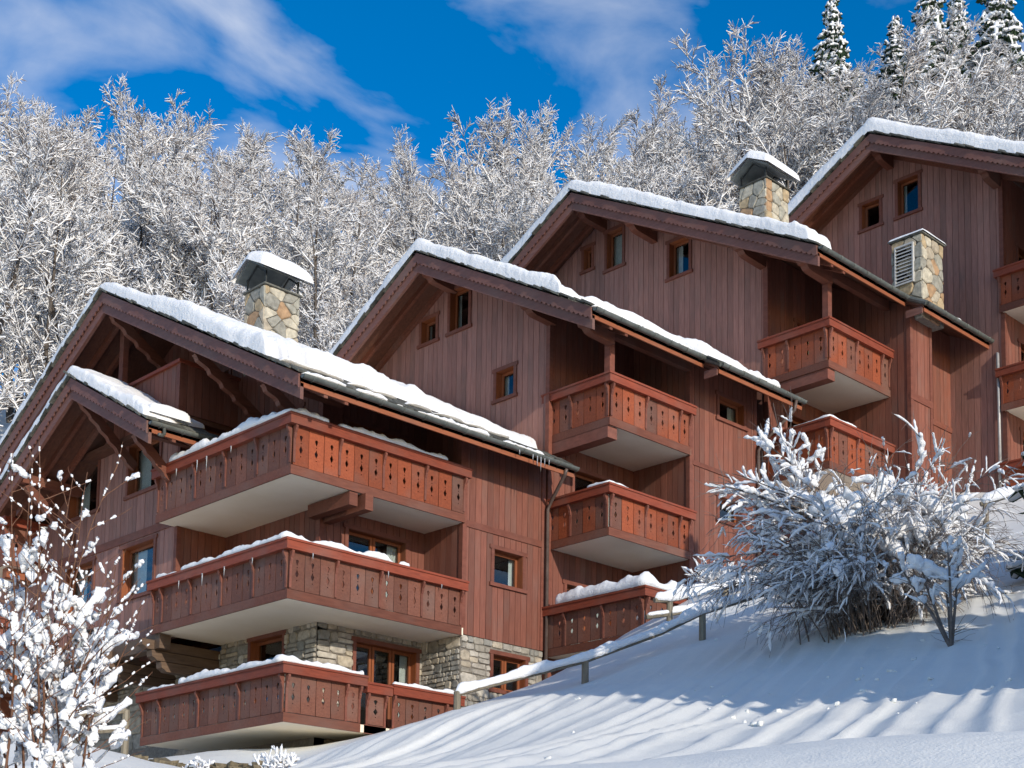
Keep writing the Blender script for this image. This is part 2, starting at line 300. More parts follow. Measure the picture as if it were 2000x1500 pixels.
gr = place(bpy.data.objects.new('ground', npmesh('ground', np.stack([X.ravel(), Y.ravel(), Z.ravel()], -1), Fq[:, ::-1], M_['gsnow']))); gr['kind'] = 'structure'
def zt1(x, y):
    d = x*_h[0]+y*_h[1]; r = x*_k[0]+y*_k[1]
    return float(zg(np.array([x]), np.array([y]))[0]+relief(np.array([d]), np.array([r]))[0])

# ------------------------------------------------------------------ building helpers
def pt(axis, c, a, z, d): return (c+d, a, z) if axis == 'x' else (a, c+d, z)
def pbox(mb, axis, c, a0, a1, zb, t0, t1, d0, d1):
    if isinstance(mb, list): mb.append(MB()); mb = mb[-1]
    v = [pt(axis, c, a0, zb, d0), pt(axis, c, a1, zb, d0), pt(axis, c, a1, t1, d0), pt(axis, c, a0, t0, d0),
         pt(axis, c, a0, zb, d1), pt(axis, c, a1, zb, d1), pt(axis, c, a1, t1, d1), pt(axis, c, a0, t0, d1)]
    f = [(0, 1, 2, 3), (7, 6, 5, 4), (4, 5, 1, 0), (3, 2, 6, 7), (0, 3, 7, 4), (1, 5, 6, 2)]
    if axis == 'x': f = [tuple(reversed(q)) for q in f]
    mb.add(v, f)
def columns(mb, axis, c, a0, a1, z0, zt, wins, d0, d1, peak=None):
    bs = {a0, a1}
    for w in wins:
        for q in w[:2]:
            if a0 < q < a1: bs.add(q)
    if peak is not None and a0 < peak < a1: bs.add(peak)
    bs = sorted(bs)
    for a, b in zip(bs[:-1], bs[1:]):
        if b-a < 0.004: continue
        m = (a+b)/2; zc = z0
        for w in sorted((w for w in wins if w[0] <= m <= w[1]), key=lambda w: w[2]):
            if w[2] > zc+0.01 and min(zt(a), zt(b)) > w[2]: pbox(mb, axis, c, a, b, zc, w[2], w[2], d0, d1)
            zc = max(zc, w[3])
        if max(zt(a), zt(b)) > zc+0.02: pbox(mb, axis, c, a, b, zc, max(zt(a), zc+0.002), max(zt(b), zc+0.002), d0, d1)
def clad(parent, axis, c, a0, a1, z0, zt, wins=(), peak=None, pw=0.2, planks=True, m='plank', ends=(True, True), core=None, th=0.14):
    if not callable(zt): zz = zt; zt = lambda a: zz
    mb = MB(); columns(mb, axis, c, a0, a1, z0, zt, wins, 0.032, 0.032+th, peak)
    wall = mb.obj('wall', M_[core or 'trim'], parent)
    if planks:
        n = max(1, round((a1-a0)/pw)); w = (a1-a0)/n
        for i in range(n):
            j = rnd.uniform(-0.004, 0.004); A0, A1 = a0+i*w+0.006, a0+(i+1)*w-0.006
            hit = any(w_[0] < A1 and w_[1] > A0 for w_ in wins); b = [] if hit else MB()
            columns(b, axis, c, A0, A1, z0, zt, wins, 0.0+j, 0.034, peak)
            for q in (b if hit else [b]):
                if q.v: q.obj('plank', M_[m], wall)
    for e, a in zip(ends, (a0, a1)):
        if e:
            b = MB(); lo, hi = (a-0.02, a+0.11) if a == a0 else (a-0.11, a+0.02)
            pbox(b, axis, c, lo, hi, z0, zt(min(max(lo, a0), a1)), zt(min(max(hi, a0), a1)), -0.022, 0.1); b.obj('corner_board', M_['trim'], wall)
    return wall
def band(wall, axis, c, a0, a1, z, h=0.16, p=0.03):
    b = MB(); pbox(b, axis, c, a0, a1, z-h/2, z+h/2, z+h/2, -p, 0.02); b.obj('band_board', M_['trim'], wall)
def wpx(axis, c, xl, xr, yt, yb, side='l'):
    """opening measured on a wall plane: left and right edge, top and bottom on its left (or right) edge"""
    f = (lambda x, y: onx(x, y, c)) if axis == 'x' else (lambda x, y: ony(x, y, c))
    k = 1 if axis == 'x' else 0; xs = xl if side == 'l' else xr; ym = (yt+yb)/2
    a = sorted((f(xl, ym)[k], f(xr, ym)[k])); return (a[0], a[1], f(xs, yb)[2], f(xs, yt)[2])
def window(parent, axis, c, w, sashes=1, curtain=0.35, depth=0.2, door=False, casing=0.1, cur_side=1):
    a0, a1, z0, z1 = w
    b = MB(); k = casing
    pbox(b, axis, c, a0-k, a0, z0-(0 if door else 0.0), z1, z1, -0.03, 0.05); pbox(b, axis, c, a1, a1+k, z0, z1, z1, -0.03, 0.05)
    pbox(b, axis, c, a0-k-0.05, a1+k+0.05, z1, z1+k, z1+k, -0.036, 0.05)
    win = b.obj('window', M_['trim'], parent)
    b = MB(); pbox(b, axis, c, a0-k-0.05, a1+k+0.05, z0-0.09, z0, z0, -0.06, 0.06); b.obj('sill', M_['trim'], win)
    b = MB(); e = depth+0.06
    pbox(b, axis, c, a0-0.03, a0+0.008, z0, z1, z1, -0.012, e); pbox(b, axis, c, a1-0.008, a1+0.03, z0, z1, z1, -0.012, e)
    pbox(b, axis, c, a0+0.008, a1-0.008, z1-0.008, z1+0.03, z1+0.03, -0.012, e); pbox(b, axis, c, a0+0.008, a1-0.008, z0-0.03, z0+0.008, z0+0.008, -0.012, e); b.obj('reveal', M_['sash'], win)
    b = MB(); f = 1.3
    pbox(b, axis, c, a0-0.5, a1+0.5, z0-0.4, z1+0.3, z1+0.3, f, f+0.03)
    pbox(b, axis, c, a0-0.53, a0-0.5, z0-0.4, z1+0.3, z1+0.3, e, f); pbox(b, axis, c, a1+0.5, a1+0.53, z0-0.4, z1+0.3, z1+0.3, e, f)
    pbox(b, axis, c, a0-0.5, a1+0.5, z1+0.3, z1+0.33, z1+0.33, e, f); pbox(b, axis, c, a0-0.5, a1+0.5, z0-0.43, z0-0.4, z0-0.4, e, f); b.obj('room', M_['dark'], win)
    fw = 0.07; n = sashes; wd = (a1-a0)/n
    for i in range(n):
        l, r = a0+0.01+i*wd, a0+(i+1)*wd-0.01; s = MB()
        z0_, z1_ = z0+0.01, z1-0.01
        pbox(s, axis, c, l, l+fw, z0_, z1_, z1_, depth-0.03, depth+0.03); pbox(s, axis, c, r-fw, r, z0_, z1_, z1_, depth-0.03, depth+0.03)
        pbox(s, axis, c, l+fw, r-fw, z1_-fw, z1_, z1_, depth-0.03, depth+0.03); pbox(s, axis, c, l+fw, r-fw, z0_, z0_+fw, z0_+fw, depth-0.03, depth+0.03)
        s.obj('sash', M_['sash'], win)
        g = MB(); pbox(g, axis, c, l+fw-0.01, r-fw+0.01, z0+fw-0.01, z1-fw+0.01, z1-fw+0.01, depth-0.004, depth+0.004); g.obj('pane', M_['glass'], win)
    if curtain:
        cw = (a1-a0)*curtain
        l, r = (a0+0.05, a0+0.05+cw) if cur_side == 0 else (a1+0.12-cw, a1+0.12)
        m = 14; V = []; Fc = []
        for i in range(m+1):
            a = l+(r-l)*i/m; d = depth+0.12+0.025*math.sin(i*2.1)
            V += [pt(axis, c, a, z0+0.05, d), pt(axis, c, a, z1-0.04, d)]
        Fc = [(2*i, 2*i+2, 2*i+3, 2*i+1) for i in range(m)]
        MB().add(V, Fc).obj('curtain', M_['curtain'], win, True)
    return win
# pierced balcony board, made once and shared
BW, BH = 0.41, 1.06
def board_mesh(m='board'):
    cu = bpy.data.curves.new('pierced_board', 'CURVE'); cu.dimensions = '2D'; cu.fill_mode = 'BOTH'; cu.extrude = 0.014
    def sp(pts):
        s = cu.splines.new('POLY'); s.points.add(len(pts)-1)
        for p, q in zip(s.points, pts): p.co = (q[0], q[1], 0, 1)
        s.use_cyclic_u = True
    g = 0.008; sp([(g, 0), (BW-g, 0), (BW-g, BH), (g, BH)])
    cx = BW/2; A = lambda a0, a1, n, r, cy: [(cx+r*math.cos(R_(a0+(a1-a0)*i/n)), cy+r*math.sin(R_(a0+(a1-a0)*i/n))) for i in range(n+1)]
    sp(A(-20, 200, 9, 0.04, 0.655)+[(cx-0.018, 0.585), (cx, 0.545), (cx+0.018, 0.585)])
    sp(A(0, 315, 7, 0.016, 0.512))
    sp([(cx, 0.475), (cx+0.016, 0.43), (cx+0.046, 0.375), (cx+0.03, 0.325), (cx, 0.275), (cx-0.03, 0.325), (cx-0.046, 0.375), (cx-0.016, 0.43)])
    sp(A(0, 315, 7, 0.015, 0.215))
    o = bpy.data.objects.new('t', cu); me = bpy.data.meshes.new_from_object(o); bpy.data.objects.remove(o)
    me.materials.clear(); me.materials.append(M_[m]); me.name = 'pierced_board'; return me
BOARD = board_mesh(); WORN_SHADED = board_mesh('worn_shaded')
def bracket_mesh():
    b = MB(); prof = [(0, 0.0), (0.1, 0.0), (0.105, -0.05), (0.085, -0.11), (0.05, -0.17), (0.055, -0.2), (0.035, -0.27), (0.02, -0.3), (0.02, -0.82), (0, -0.82)]
    b.prism([(-0.03, -o, z) for o, z in prof], (0.06, 0, 0)); return b.mesh('bracket', M_['trim'])
BRACK = bracket_mesh()
def seg_mat(axis):      # local frame: x along the run, -y outwards, z up
    return Matrix(((0, 1, 0, 0), (-1, 0, 0, 0), (0, 0, 1, 0), (0, 0, 0, 1))) if axis == 'x' else Matrix.Identity(4)
def board_mat(axis):    # board mesh: x width, y height, z outwards
    return Matrix(((0, 0, -1, 0), (-1, 0, 0, 0), (0, 1, 0, 0), (0, 0, 0, 1))) if axis == 'x' else Matrix(((1, 0, 0, 0), (0, 0, -1, 0), (0, 1, 0, 0), (0, 0, 0, 1)))
def balcony(parent, z0, z1, slab, runs, brk=3, worn_shaded=''):
    """runs: (axis, plane, a0, a1) - plane faces -x or -y"""
    bal = MB().prism([(x, y, z0) for x, y in slab], (0, 0, 0.17)).obj('balcony', M_['cream'], parent)
    for axis, c, a0, a1, *opt in runs:
        zr = opt[0] if opt else z1
        s0 = a0+(0.042 if axis == 'x' else 0.0)
        b = MB(); pbox(b, axis, c, s0, a1, z0-0.015, z0+0.185, z0+0.185, 0, 0.04); b.obj('skirting_board', M_['beam'], bal)
        b = MB(); r0 = a0-(-0.061 if axis == 'x' else 0.1)
        if opt and len(opt) > 1: r0 = a0
        pbox(b, axis, c, r0, a1+0.1, zr-0.235, zr-0.05, zr-0.05, -0.1, 0.06); pbox(b, axis, c, r0-(0.03 if axis == 'y' else 0), a1+0.11, zr-0.05, zr, zr, -0.125, 0.085)
        b.obj('hand_rail', M_['rail'], bal)
        n = max(1, round((a1-a0-0.06)/BW)); w = (a1-a0-0.06)/n; bh = zr-0.06-(z0+0.205)
        for i in range(n):
            a = a0+0.06+i*w
            S = Matrix.Diagonal((w/BW, bh/BH, 1, 1))
            if axis == 'x': T = Matrix.Translation((c+0.045+rnd.uniform(-.004, .004), a+w, z0+0.205))
            else: T = Matrix.Translation((a, c+0.045+rnd.uniform(-.004, .004), z0+0.205))
            shared('pierced_board', WORN_SHADED if axis in worn_shaded or rnd.random() < 0.15 else BOARD, bal, T@board_mat(axis)@S)
        for i in range(0, n+1):
            if i % brk and i != n: continue
            a = a0+0.06+i*w-(0.03 if i == n else -0.03 if i == 0 else 0)
            T = Matrix.Translation((c+0.03, a, zr-0.236) if axis == 'x' else (a, c+0.03, zr-0.236))
            shared('bracket', BRACK, bal, T@seg_mat(axis))
    return bal
# roof
DECK = 0.15
class Roof:
    def __init__(s, x0, x1, ye, ze, yp, zp, yl, jog=None):
        s.x0, s.x1, s.ye, s.ze, s.yp, s.zp, s.yl, s.jog = x0, x1, ye, ze, yp, zp, yl, jog; s.t = (zp-ze)/(yp-ye)
    def top(s, y): return s.zp-s.t*abs(y-s.yp)
    def under(s, y): return s.top(y)-DECK-0.02
TILES = []
for k in range(4):
    b = MB(); r = random.Random(k+50); j = lambda: r.uniform(-0.025, 0.025)
    lo = [(-0.17+j(), -0.06+j(), 0), (0.17+j(), -0.06+j(), 0), (0.165, 0.34, 0), (-0.165, 0.34, 0)]
    b.add(lo+[(p[0]*0.96, p[1]*0.97, 0.042+r.uniform(-.008, .014)) for p in lo], [(3, 2, 1, 0), (4, 5, 6, 7), (0, 1, 5, 4), (1, 2, 6, 5), (2, 3, 7, 6), (3, 0, 4, 7)])
    TILES.append(b.mesh('tile', M_['slate']))
def ribbon(b, ys, zt, zb, xa, xb):
    n = len(ys); V = []; Fc = []
    for y, a, c in zip(ys, zt, zb): V += [(xa, y, a), (xa, y, c), (xb, y, a), (xb, y, c)]
    for i in range(n-1):
        p, q = 4*i, 4*i+4
        Fc += [(p, p+1, q+1, q), (p+2, q+2, q+3, p+3), (p, q, q+2, p+2), (p+1, p+3, q+3, q+1)]
    Fc += [(0, 2, 3, 1), (4*n-4, 4*n-3, 4*n-1, 4*n-2)]; b.add(V, Fc)
def build_roof(parent, R, rows=4, purlins=(), wallx=None, style='console', gutter=True, rake_l=True):
    b = MB()
    for ya, yb in ((R.ye, R.yp), (R.yp, R.yl)):
        b.add([(x, y, R.top(y)-o) for x in (R.x0, R.x1) for y, o in ((ya, DECK), (yb, DECK), (yb, 0), (ya, 0))], [(0, 3, 2, 1), (4, 5, 6, 7), (0, 1, 5, 4), (1, 2, 6, 5), (2, 3, 7, 6), (3, 0, 4, 7)])
    if R.jog:
        xj, dy = R.jog; ya, yb = R.ye-dy, R.ye+0.4
        b.add([(x, y, R.top(y)-o+0.01) for x in (xj, R.x1-0.01) for y, o in ((ya, DECK), (yb, DECK), (yb, 0), (ya, 0))], [(0, 3, 2, 1), (4, 5, 6, 7), (0, 1, 5, 4), (1, 2, 6, 5), (2, 3, 7, 6), (3, 0, 4, 7)])
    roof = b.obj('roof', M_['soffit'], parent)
    # rake boards: a scalloped one over a plain one
    for ya, yb in ((R.ye, R.yp), (R.yp, R.yl)):
        n = int(abs(yb-ya)/0.0225); ys = np.linspace(ya, yb, n); zt = np.array([R.top(y) for y in ys])
        sc_ = np.abs(np.sin((ys-R.yp)*math.pi/0.155))
        b = MB(); ribbon(b, ys, zt+0.01, zt-0.235-0.055*sc_, R.x0-0.05, R.x0-0.012); b.obj('scalloped_rake_board', M_['fascia'], roof)
        b = MB(); ribbon(b, [ya, yb], [R.top(ya)-DECK-0.02, R.top(yb)-DECK-0.02], [R.top(ya)-0.52, R.top(yb)-0.52], R.x0+0.005, R.x0+0.09); b.obj('rake_rafter', M_['fascia'], roof)
        for k in range(1, 3):   # rafters under the overhang
            xx = R.x0+0.09+k*0.55
            b = MB(); ribbon(b, [ya+0.02*(1 if yb > ya else -1), yb], [R.top(ya)-DECK-0.003, R.top(yb)-DECK-0.003], [R.top(ya)-DECK-0.17, R.top(yb)-DECK-0.17], xx, xx+0.1); b.obj('rafter', M_['beam'], roof)
    up = Matrix.Rotation(math.atan(R.t), 4, 'X')
    # tiles: the edge course up each rake, and the lowest courses above the eave
    L = (R.yp-R.ye); n = int(L/0.27)
    for i in range(n+1):
        y = R.ye+i*0.27
        shared('tile', TILES[rnd.randrange(4)], roof, Matrix.Translation((R.x0+0.06+rnd.uniform(-.035, .03), y, R.top(y)+0.04+rnd.uniform(0, .03)))@up@Matrix.Rotation(R_(4), 4, 'X'))
    dn = Matrix.Rotation(math.pi, 4, 'Z')@Matrix.Rotation(math.atan(R.t), 4, 'X')
    if rake_l:
        for i in range(int((R.yl-R.yp)/0.27)):
            y = R.yl-i*0.27
            shared('tile', TILES[rnd.randrange(4)], roof, Matrix.Translation((R.x0+0.06+rnd.uniform(-.035, .03), y, R.top(y)+0.04+rnd.uniform(0, .03)))@dn@Matrix.Rotation(R_(4), 4, 'X'))
    for row in range(rows):
        x = R.x0+0.44+(row % 2)*0.17
        while x < R.x1-0.1:
            j = R.jog and x > R.jog[0]; y = R.ye-(R.jog[1] if j else 0)-0.03+row*0.26
            shared('tile', TILES[rnd.randrange(4)], roof, Matrix.Translation((x, y, R.top(y)+0.03+rnd.uniform(0, .015)))@up@Matrix.Rotation(R_(4+rnd.uniform(-1, 1)), 4, 'X')@Matrix.Rotation(R_(rnd.uniform(-2, 2)), 4, 'Z'))
            x += 0.345
    if gutter:
        segs = [(R.x0-0.02, R.x1, R.ye)] if not R.jog else [(R.x0-0.02, R.jog[0], R.ye), (R.jog[0]+0.02, R.x1, R.ye-R.jog[1])]
        for k, (xa, xb, ye) in enumerate(segs):
            b = MB(); yc, zc, r = ye-0.1, R.top(ye)-0.03, 0.085; n = 9
            pr = [(yc+r*math.cos(math.pi+math.pi*i/n), zc+r*math.sin(math.pi+math.pi*i/n)) for i in range(n+1)]
            pr += [(yc+(r-0.01)*math.cos(2*math.pi-math.pi*i/n), zc+(r-0.01)*math.sin(2*math.pi-math.pi*i/n)) for i in range(n+1)]
            m = len(pr); b.add([(xa, y, z) for y, z in pr]+[(xb, y, z) for y, z in pr], [(i, (i+1) % m, m+(i+1) % m, m+i) for i in range(m)]+[tuple(range(m-1, -1, -1)), tuple(range(m, 2*m))])
            for xe in (xa, xb-0.008):      # stop ends
                b.prism([(xe, y, z) for y, z in pr[:n+1]], (0.008, 0, 0))
            g = b.obj('gutter', M_['zinc'], roof)
            b = MB(); b.box(xa+0.03, xb, ye+0.0, ye+0.035, R.top(ye)-0.25, R.top(ye)-0.02); b.obj('eave_board', M_['orange'], roof)
            x = xa+0.25
            while x < xb:
                b = MB(); b.tube([(x, yc+(r+0.012)*math.cos(math.pi+math.pi*i/8), zc+(r+0.012)*math.sin(math.pi+math.pi*i/8)) for i in range(9)], 0.012, 4); b.obj('gutter_strap', M_['zinc'], g); x += 0.62
        if R.jog:
            xj, dy = R.jog; b = MB()
            b.tube([(xj-0.02, R.ye-0.1, R.top(R.ye)-0.06), (xj+0.02, R.ye-dy-0.1, R.top(R.ye-dy)-0.05)], 0.075, 8); b.obj('gutter_elbow', M_['zinc'], roof)
            b = MB(); b.box(xj-0.0, xj+0.035, R.ye-dy+0.036, R.ye-0.002, R.top(R.ye-dy)-0.3, R.top(R.ye-dy)-0.1); b.obj('return_board', M_['fascia'], roof)
    for y in purlins:
        zt = R.top(y)-DECK-0.02-(0.05 if abs(y-R.yp) < 0.4 else 0.1); xw = wallx; xf = R.x0+0.12; b = MB()
        if style == 'console':
            l = xw-xf
            prof = [(xf, zt), (xw+0.1, zt), (xw+0.1, zt-0.4), (xf+0.55, zt-0.36), (xf+0.42, zt-0.33), (xf+0.33, zt-0.25), (xf+0.2, zt-0.24), (xf+0.14, zt-0.16), (xf+0.04, zt-0.15), (xf, zt-0.12)]
            b.prism([(x, y-0.11, z) for x, z in prof], (0, 0.22, 0)); b.obj('console_bracket', M_['beam'], roof)
        else:
            b.box(xf, xw+0.05, y-0.1, y+0.1, zt-0.24, zt); b.obj('purlin', M_['beam'], roof)
            b = MB(); zl = zt-0.24; drop = 1.35; m = 6; up_, lo_ = [], []
            for i in range(m+1):
                f = i/m; x = xf+0.12+(xw-xf-0.1)*f; z = zl-0.03-drop*f
                up_.append((x+0.1, z+0.1 if i else z+0.03))
                lo_ += [(x-0.05, z-0.06), (x-0.0, z-0.1), (x+0.05, z-0.19)] if i < m else [(x, z-0.1)]
            b.prism([(x, y-0.075, z) for x, z in up_+lo_[::-1]], (0, 0.15, 0)); b.obj('carved_brace', M_['beam'], roof)
    return roof
def down_pipe(parent, pts, m='copper', r=0.045):
    return MB().tube(pts, r, 8).obj('down_pipe', M_[m], parent, True)
# rubble and crazy-paved stones
def clip_poly(poly, nx, ny, d):          # keep nx*x+ny*y<=d
    o = []
    for i in range(len(poly)):
        p, q = poly[i], poly[(i+1) % len(poly)]; a = nx*p[0]+ny*p[1]-d; b = nx*q[0]+ny*q[1]-d
        if a <= 0: o.append(p)
        if a*b < 0: t = a/(a-b); o.append((p[0]+t*(q[0]-p[0]), p[1]+t*(q[1]-p[1])))
    return o
def stones(parent, axis, c, a0, a1, z0, z1, cw, ch, wins=(), m='stone', proud=0.035, seed=1, jit=0.36, zmin=None, name='stone', zt=None):
    r = random.Random(seed); nx = max(1, round((a1-a0)/cw)); nz_ = max(1, round((z1-z0)/ch)); seeds = []
    for j in range(nz_):
        for i in range(nx+1):
            seeds.append((a0+(i+0.5*(j % 2))*(a1-a0)/nx+r.uniform(-jit, jit)*cw, z0+(j+0.5)*(z1-z0)/nz_+r.uniform(-jit, jit)*ch))
    for s in seeds:
        if zmin is not None and s[1] < zmin: continue
        if zt and s[1] > zt(s[0]): continue
        if any(w[0]-0.1 < s[0] < w[1]+0.1 and w[2] < s[1] < w[3]+0.1 for w in wins): continue
        poly = [(a0, z0), (a1, z0), (a1, z1), (a0, z1)]
        for q in seeds:
            if q is s or abs(q[0]-s[0]) > 2.6*cw or abs(q[1]-s[1]) > 2.6*ch: continue
            dx, dy = (q[0]-s[0])/cw**2, (q[1]-s[1])/ch**2
            poly = clip_poly(poly, dx, dy, dx*(q[0]+s[0])/2+dy*(q[1]+s[1])/2)
            if len(poly) < 3: break
        for w in wins:
            if len(poly) < 3: break
            w0, w1, v0, v1 = w[0]-0.1, w[1]+0.1, w[2]-0.09, w[3]+0.1
            if max(p[0] for p in poly) < w0 or min(p[0] for p in poly) > w1 or max(p[1] for p in poly) < v0 or min(p[1] for p in poly) > v1: continue
            if s[0] <= w0: poly = clip_poly(poly, 1, 0, w0)
            elif s[0] >= w1: poly = clip_poly(poly, -1, 0, -w1)
            elif s[1] >= v1: poly = clip_poly(poly, 0, -1, -v1)
            else: poly = clip_poly(poly, 0, 1, v0)
        if len(poly) < 3: continue
        cx = sum(p[0] for p in poly)/len(poly); cz = sum(p[1] for p in poly)/len(poly)
        if max(p[0] for p in poly)-min(p[0] for p in poly) < 0.05 or max(p[1] for p in poly)-min(p[1] for p in poly) < 0.04: continue
        # cut corners, then joint gap
        o = []; n = len(poly)
        for i in range(n):
            p, q, u = poly[i-1], poly[i], poly[(i+1) % n]; f = r.uniform(0.1, 0.24)
            o += [(q[0]+(p[0]-q[0])*f, q[1]+(p[1]-q[1])*f), (q[0]+(u[0]-q[0])*f, q[1]+(u[1]-q[1])*f)]
        def shr(k, g):
            rr = []
            for p in o:
                l = math.hypot(p[0]-cx, p[1]-cz) or 1; rr.append((cx+(p[0]-cx)*(1-g/l*1.0)*k, cz+(p[1]-cz)*(1-g/l)*k))
            return rr
        P0 = shr(1, 0.008); P1 = shr(0.9, 0.014); h = proud*r.uniform(0.6, 1.35); tl = r.uniform(-0.06, 0.06), r.uniform(-0.06, 0.06)
        n = len(o); V = [pt(axis, c, a, z, 0.03) for a, z in P0]+[pt(axis, c, a, z, -h*0.55) for a, z in P0]+[pt(axis, c, a, z, -h+tl[0]*(a-cx)+tl[1]*(z-cz)) for a, z in P1]
        Fc = [tuple(range(2*n, 3*n))]
        for k in (0, n):
            Fc += [(k+i, k+(i+1) % n, k+n+(i+1) % n, k+n+i) for i in range(n)]
        if axis == 'x': Fc = [tuple(reversed(f)) for f in Fc]
        MB().add(V, Fc).obj(name, M_[m], parent)
def courses(parent, axis, c, a0, a1, z0, z1, wins=(), seed=1, m='stone', hmin=0.11, hmax=0.24):
    r = random.Random(seed); z = z0; rows = []
    while z < z1-0.06:
        h = min(r.uniform(hmin, hmax), z1-z); h = z1-z if z1-z-h < 0.07 else h; rows.append((z, h)); z += h
    for z, h in rows:
        a = a0
        while a < a1-0.02:
            w = h*r.uniform(0.8, 2.1); w = a1-a if a1-a-w < 0.12 else w; b = a+w; g = 0.009
            parts = [(z, h)] if h < 0.19 or r.random() < 0.6 else [(z, h*0.48), (z+h*0.48, h*0.52)]
            for zz, hh in parts:
                j = lambda k: r.uniform(-k, k); l0, r0, b0, t0 = a+g, b-g, zz+g, zz+hh-g
                cut = False
                for q in wins:
                    w0, w1, v0, v1 = q[0]-0.1, q[1]+0.1, q[2]-0.09, q[3]+0.1
                    if r0 <= w0 or l0 >= w1 or t0 <= v0 or b0 >= v1: continue
                    if l0 < w0-0.05: r0 = w0
                    elif r0 > w1+0.05: l0 = w1
                    elif t0 > v1+0.04: b0 = v1
                    elif b0 < v0-0.04: t0 = v0
                    else: cut = True
                if cut or r0-l0 < 0.04 or t0-b0 < 0.03: continue
                e = min(r0-l0, t0-b0)*0.24; q = e*1.0
                P0 = [(l0+e+j(q), b0+j(q*.4)), (r0-e+j(q), b0+j(q*.4)), (r0+j(q*.4), b0+e+j(q*.6)), (r0+j(q*.4), t0-e+j(q*.6)), (r0-e+j(q), t0+j(q*.4)), (l0+e+j(q), t0+j(q*.4)), (l0+j(q*.4), t0-e+j(q*.6)), (l0+j(q*.4), b0+e+j(q*.6))]
                cx, cz = (l0+r0)/2, (b0+t0)/2; hh_ = r.uniform(0.018, 0.05); tl = r.uniform(-.08, .08), r.uniform(-.08, .08); n = 8
                P1 = [(cx+(x-cx)*0.86, cz+(y-cz)*0.82) for x, y in P0]
                V = [pt(axis, c, x, y, 0.03) for x, y in P0]+[pt(axis, c, x, y, -hh_*0.5) for x, y in P0]+[pt(axis, c, x, y, -hh_+tl[0]*(x-cx)+tl[1]*(y-cz)) for x, y in P1]
                Fc = [tuple(range(2*n, 3*n))]
                for k in (0, n): Fc += [(k+i, k+(i+1) % n, k+n+(i+1) % n, k+n+i) for i in range(n)]
                if axis == 'x': Fc = [tuple(reversed(f)) for f in Fc]
                MB().add(V, Fc).obj('stone', M_[m], parent)
            a = b
# snow lying on things
def snow_ridge(name, label, path, width, height, seed=0, step=0.07, off=0.0, minh=0.25, group=None, sag=0.0, low=0.0, freq=1.6):
    pts = [Vector([float(t) for t in p]) for p in path]; res = []
    for p, q in zip(pts[:-1], pts[1:]):
        n = max(2, int((q-p).length/step)); res += [p.lerp(q, i/n) for i in range(n)]
    res.append(pts[-1]); n = len(res); V = []; m = 9
    s = 0; tot = sum((res[i+1]-res[i]).length for i in range(n-1))
    for i, p in enumerate(res):
        t = (res[min(i+1, n-1)]-res[max(i-1, 0)]); t.z = 0; t.normalize(); a = Vector((t.y, -t.x, 0))
        if i: s += (res[i]-res[i-1]).length
        e = min(1, s/0.16, (tot-s)/0.16); e = e*(1 if minh > 0 else min(1, max(0.0, 0.55+1.6*mnoise.noise(Vector((s*freq*0.8, seed*2.1, 7)))))); e = math.sqrt(max(0.0, 1-(1-e)**2))
        nz_ = mnoise.noise(Vector((s*freq, seed*7.3, 0)))+0.5*mnoise.noise(Vector((s*freq*3.1, seed*3.3, 5)))+0.25*mnoise.noise(Vector((s*freq*8, seed, 9)))
        h = max(height*minh, height*(0.75+0.75*nz_))*e; w = width*(0.86+0.22*mnoise.noise(Vector((s*2.3, seed*1.7, 3))))*max(e, 0.05)
        for k in range(m):
            th = math.pi*k/(m-1); cz = math.sin(th)**0.75*h-low*(abs(math.cos(th))**3)*h
            V.append(p+a*(w*math.cos(th)*(1.0 if k in (0, m-1) else 1.06)+off)+Vector((0, 0, cz+0.012*mnoise.noise(Vector((s*9, k*1.3, seed)))*e)))
    Fc = [(i*m+k, (i+1)*m+k, (i+1)*m+k+1, i*m+k+1) for i in range(n-1) for k in range(m-1)]+[((i+1)*m, i*m, i*m+m-1, (i+1)*m+m-1) for i in range(n-1)]
    Fc += [tuple(range(m)), tuple((n-1)*m+k for k in range(m-1, -1, -1))]
    o = MB().add(V, Fc).obj(name, M_['snow'], None, True); return tag(o, label, 'snow', group)
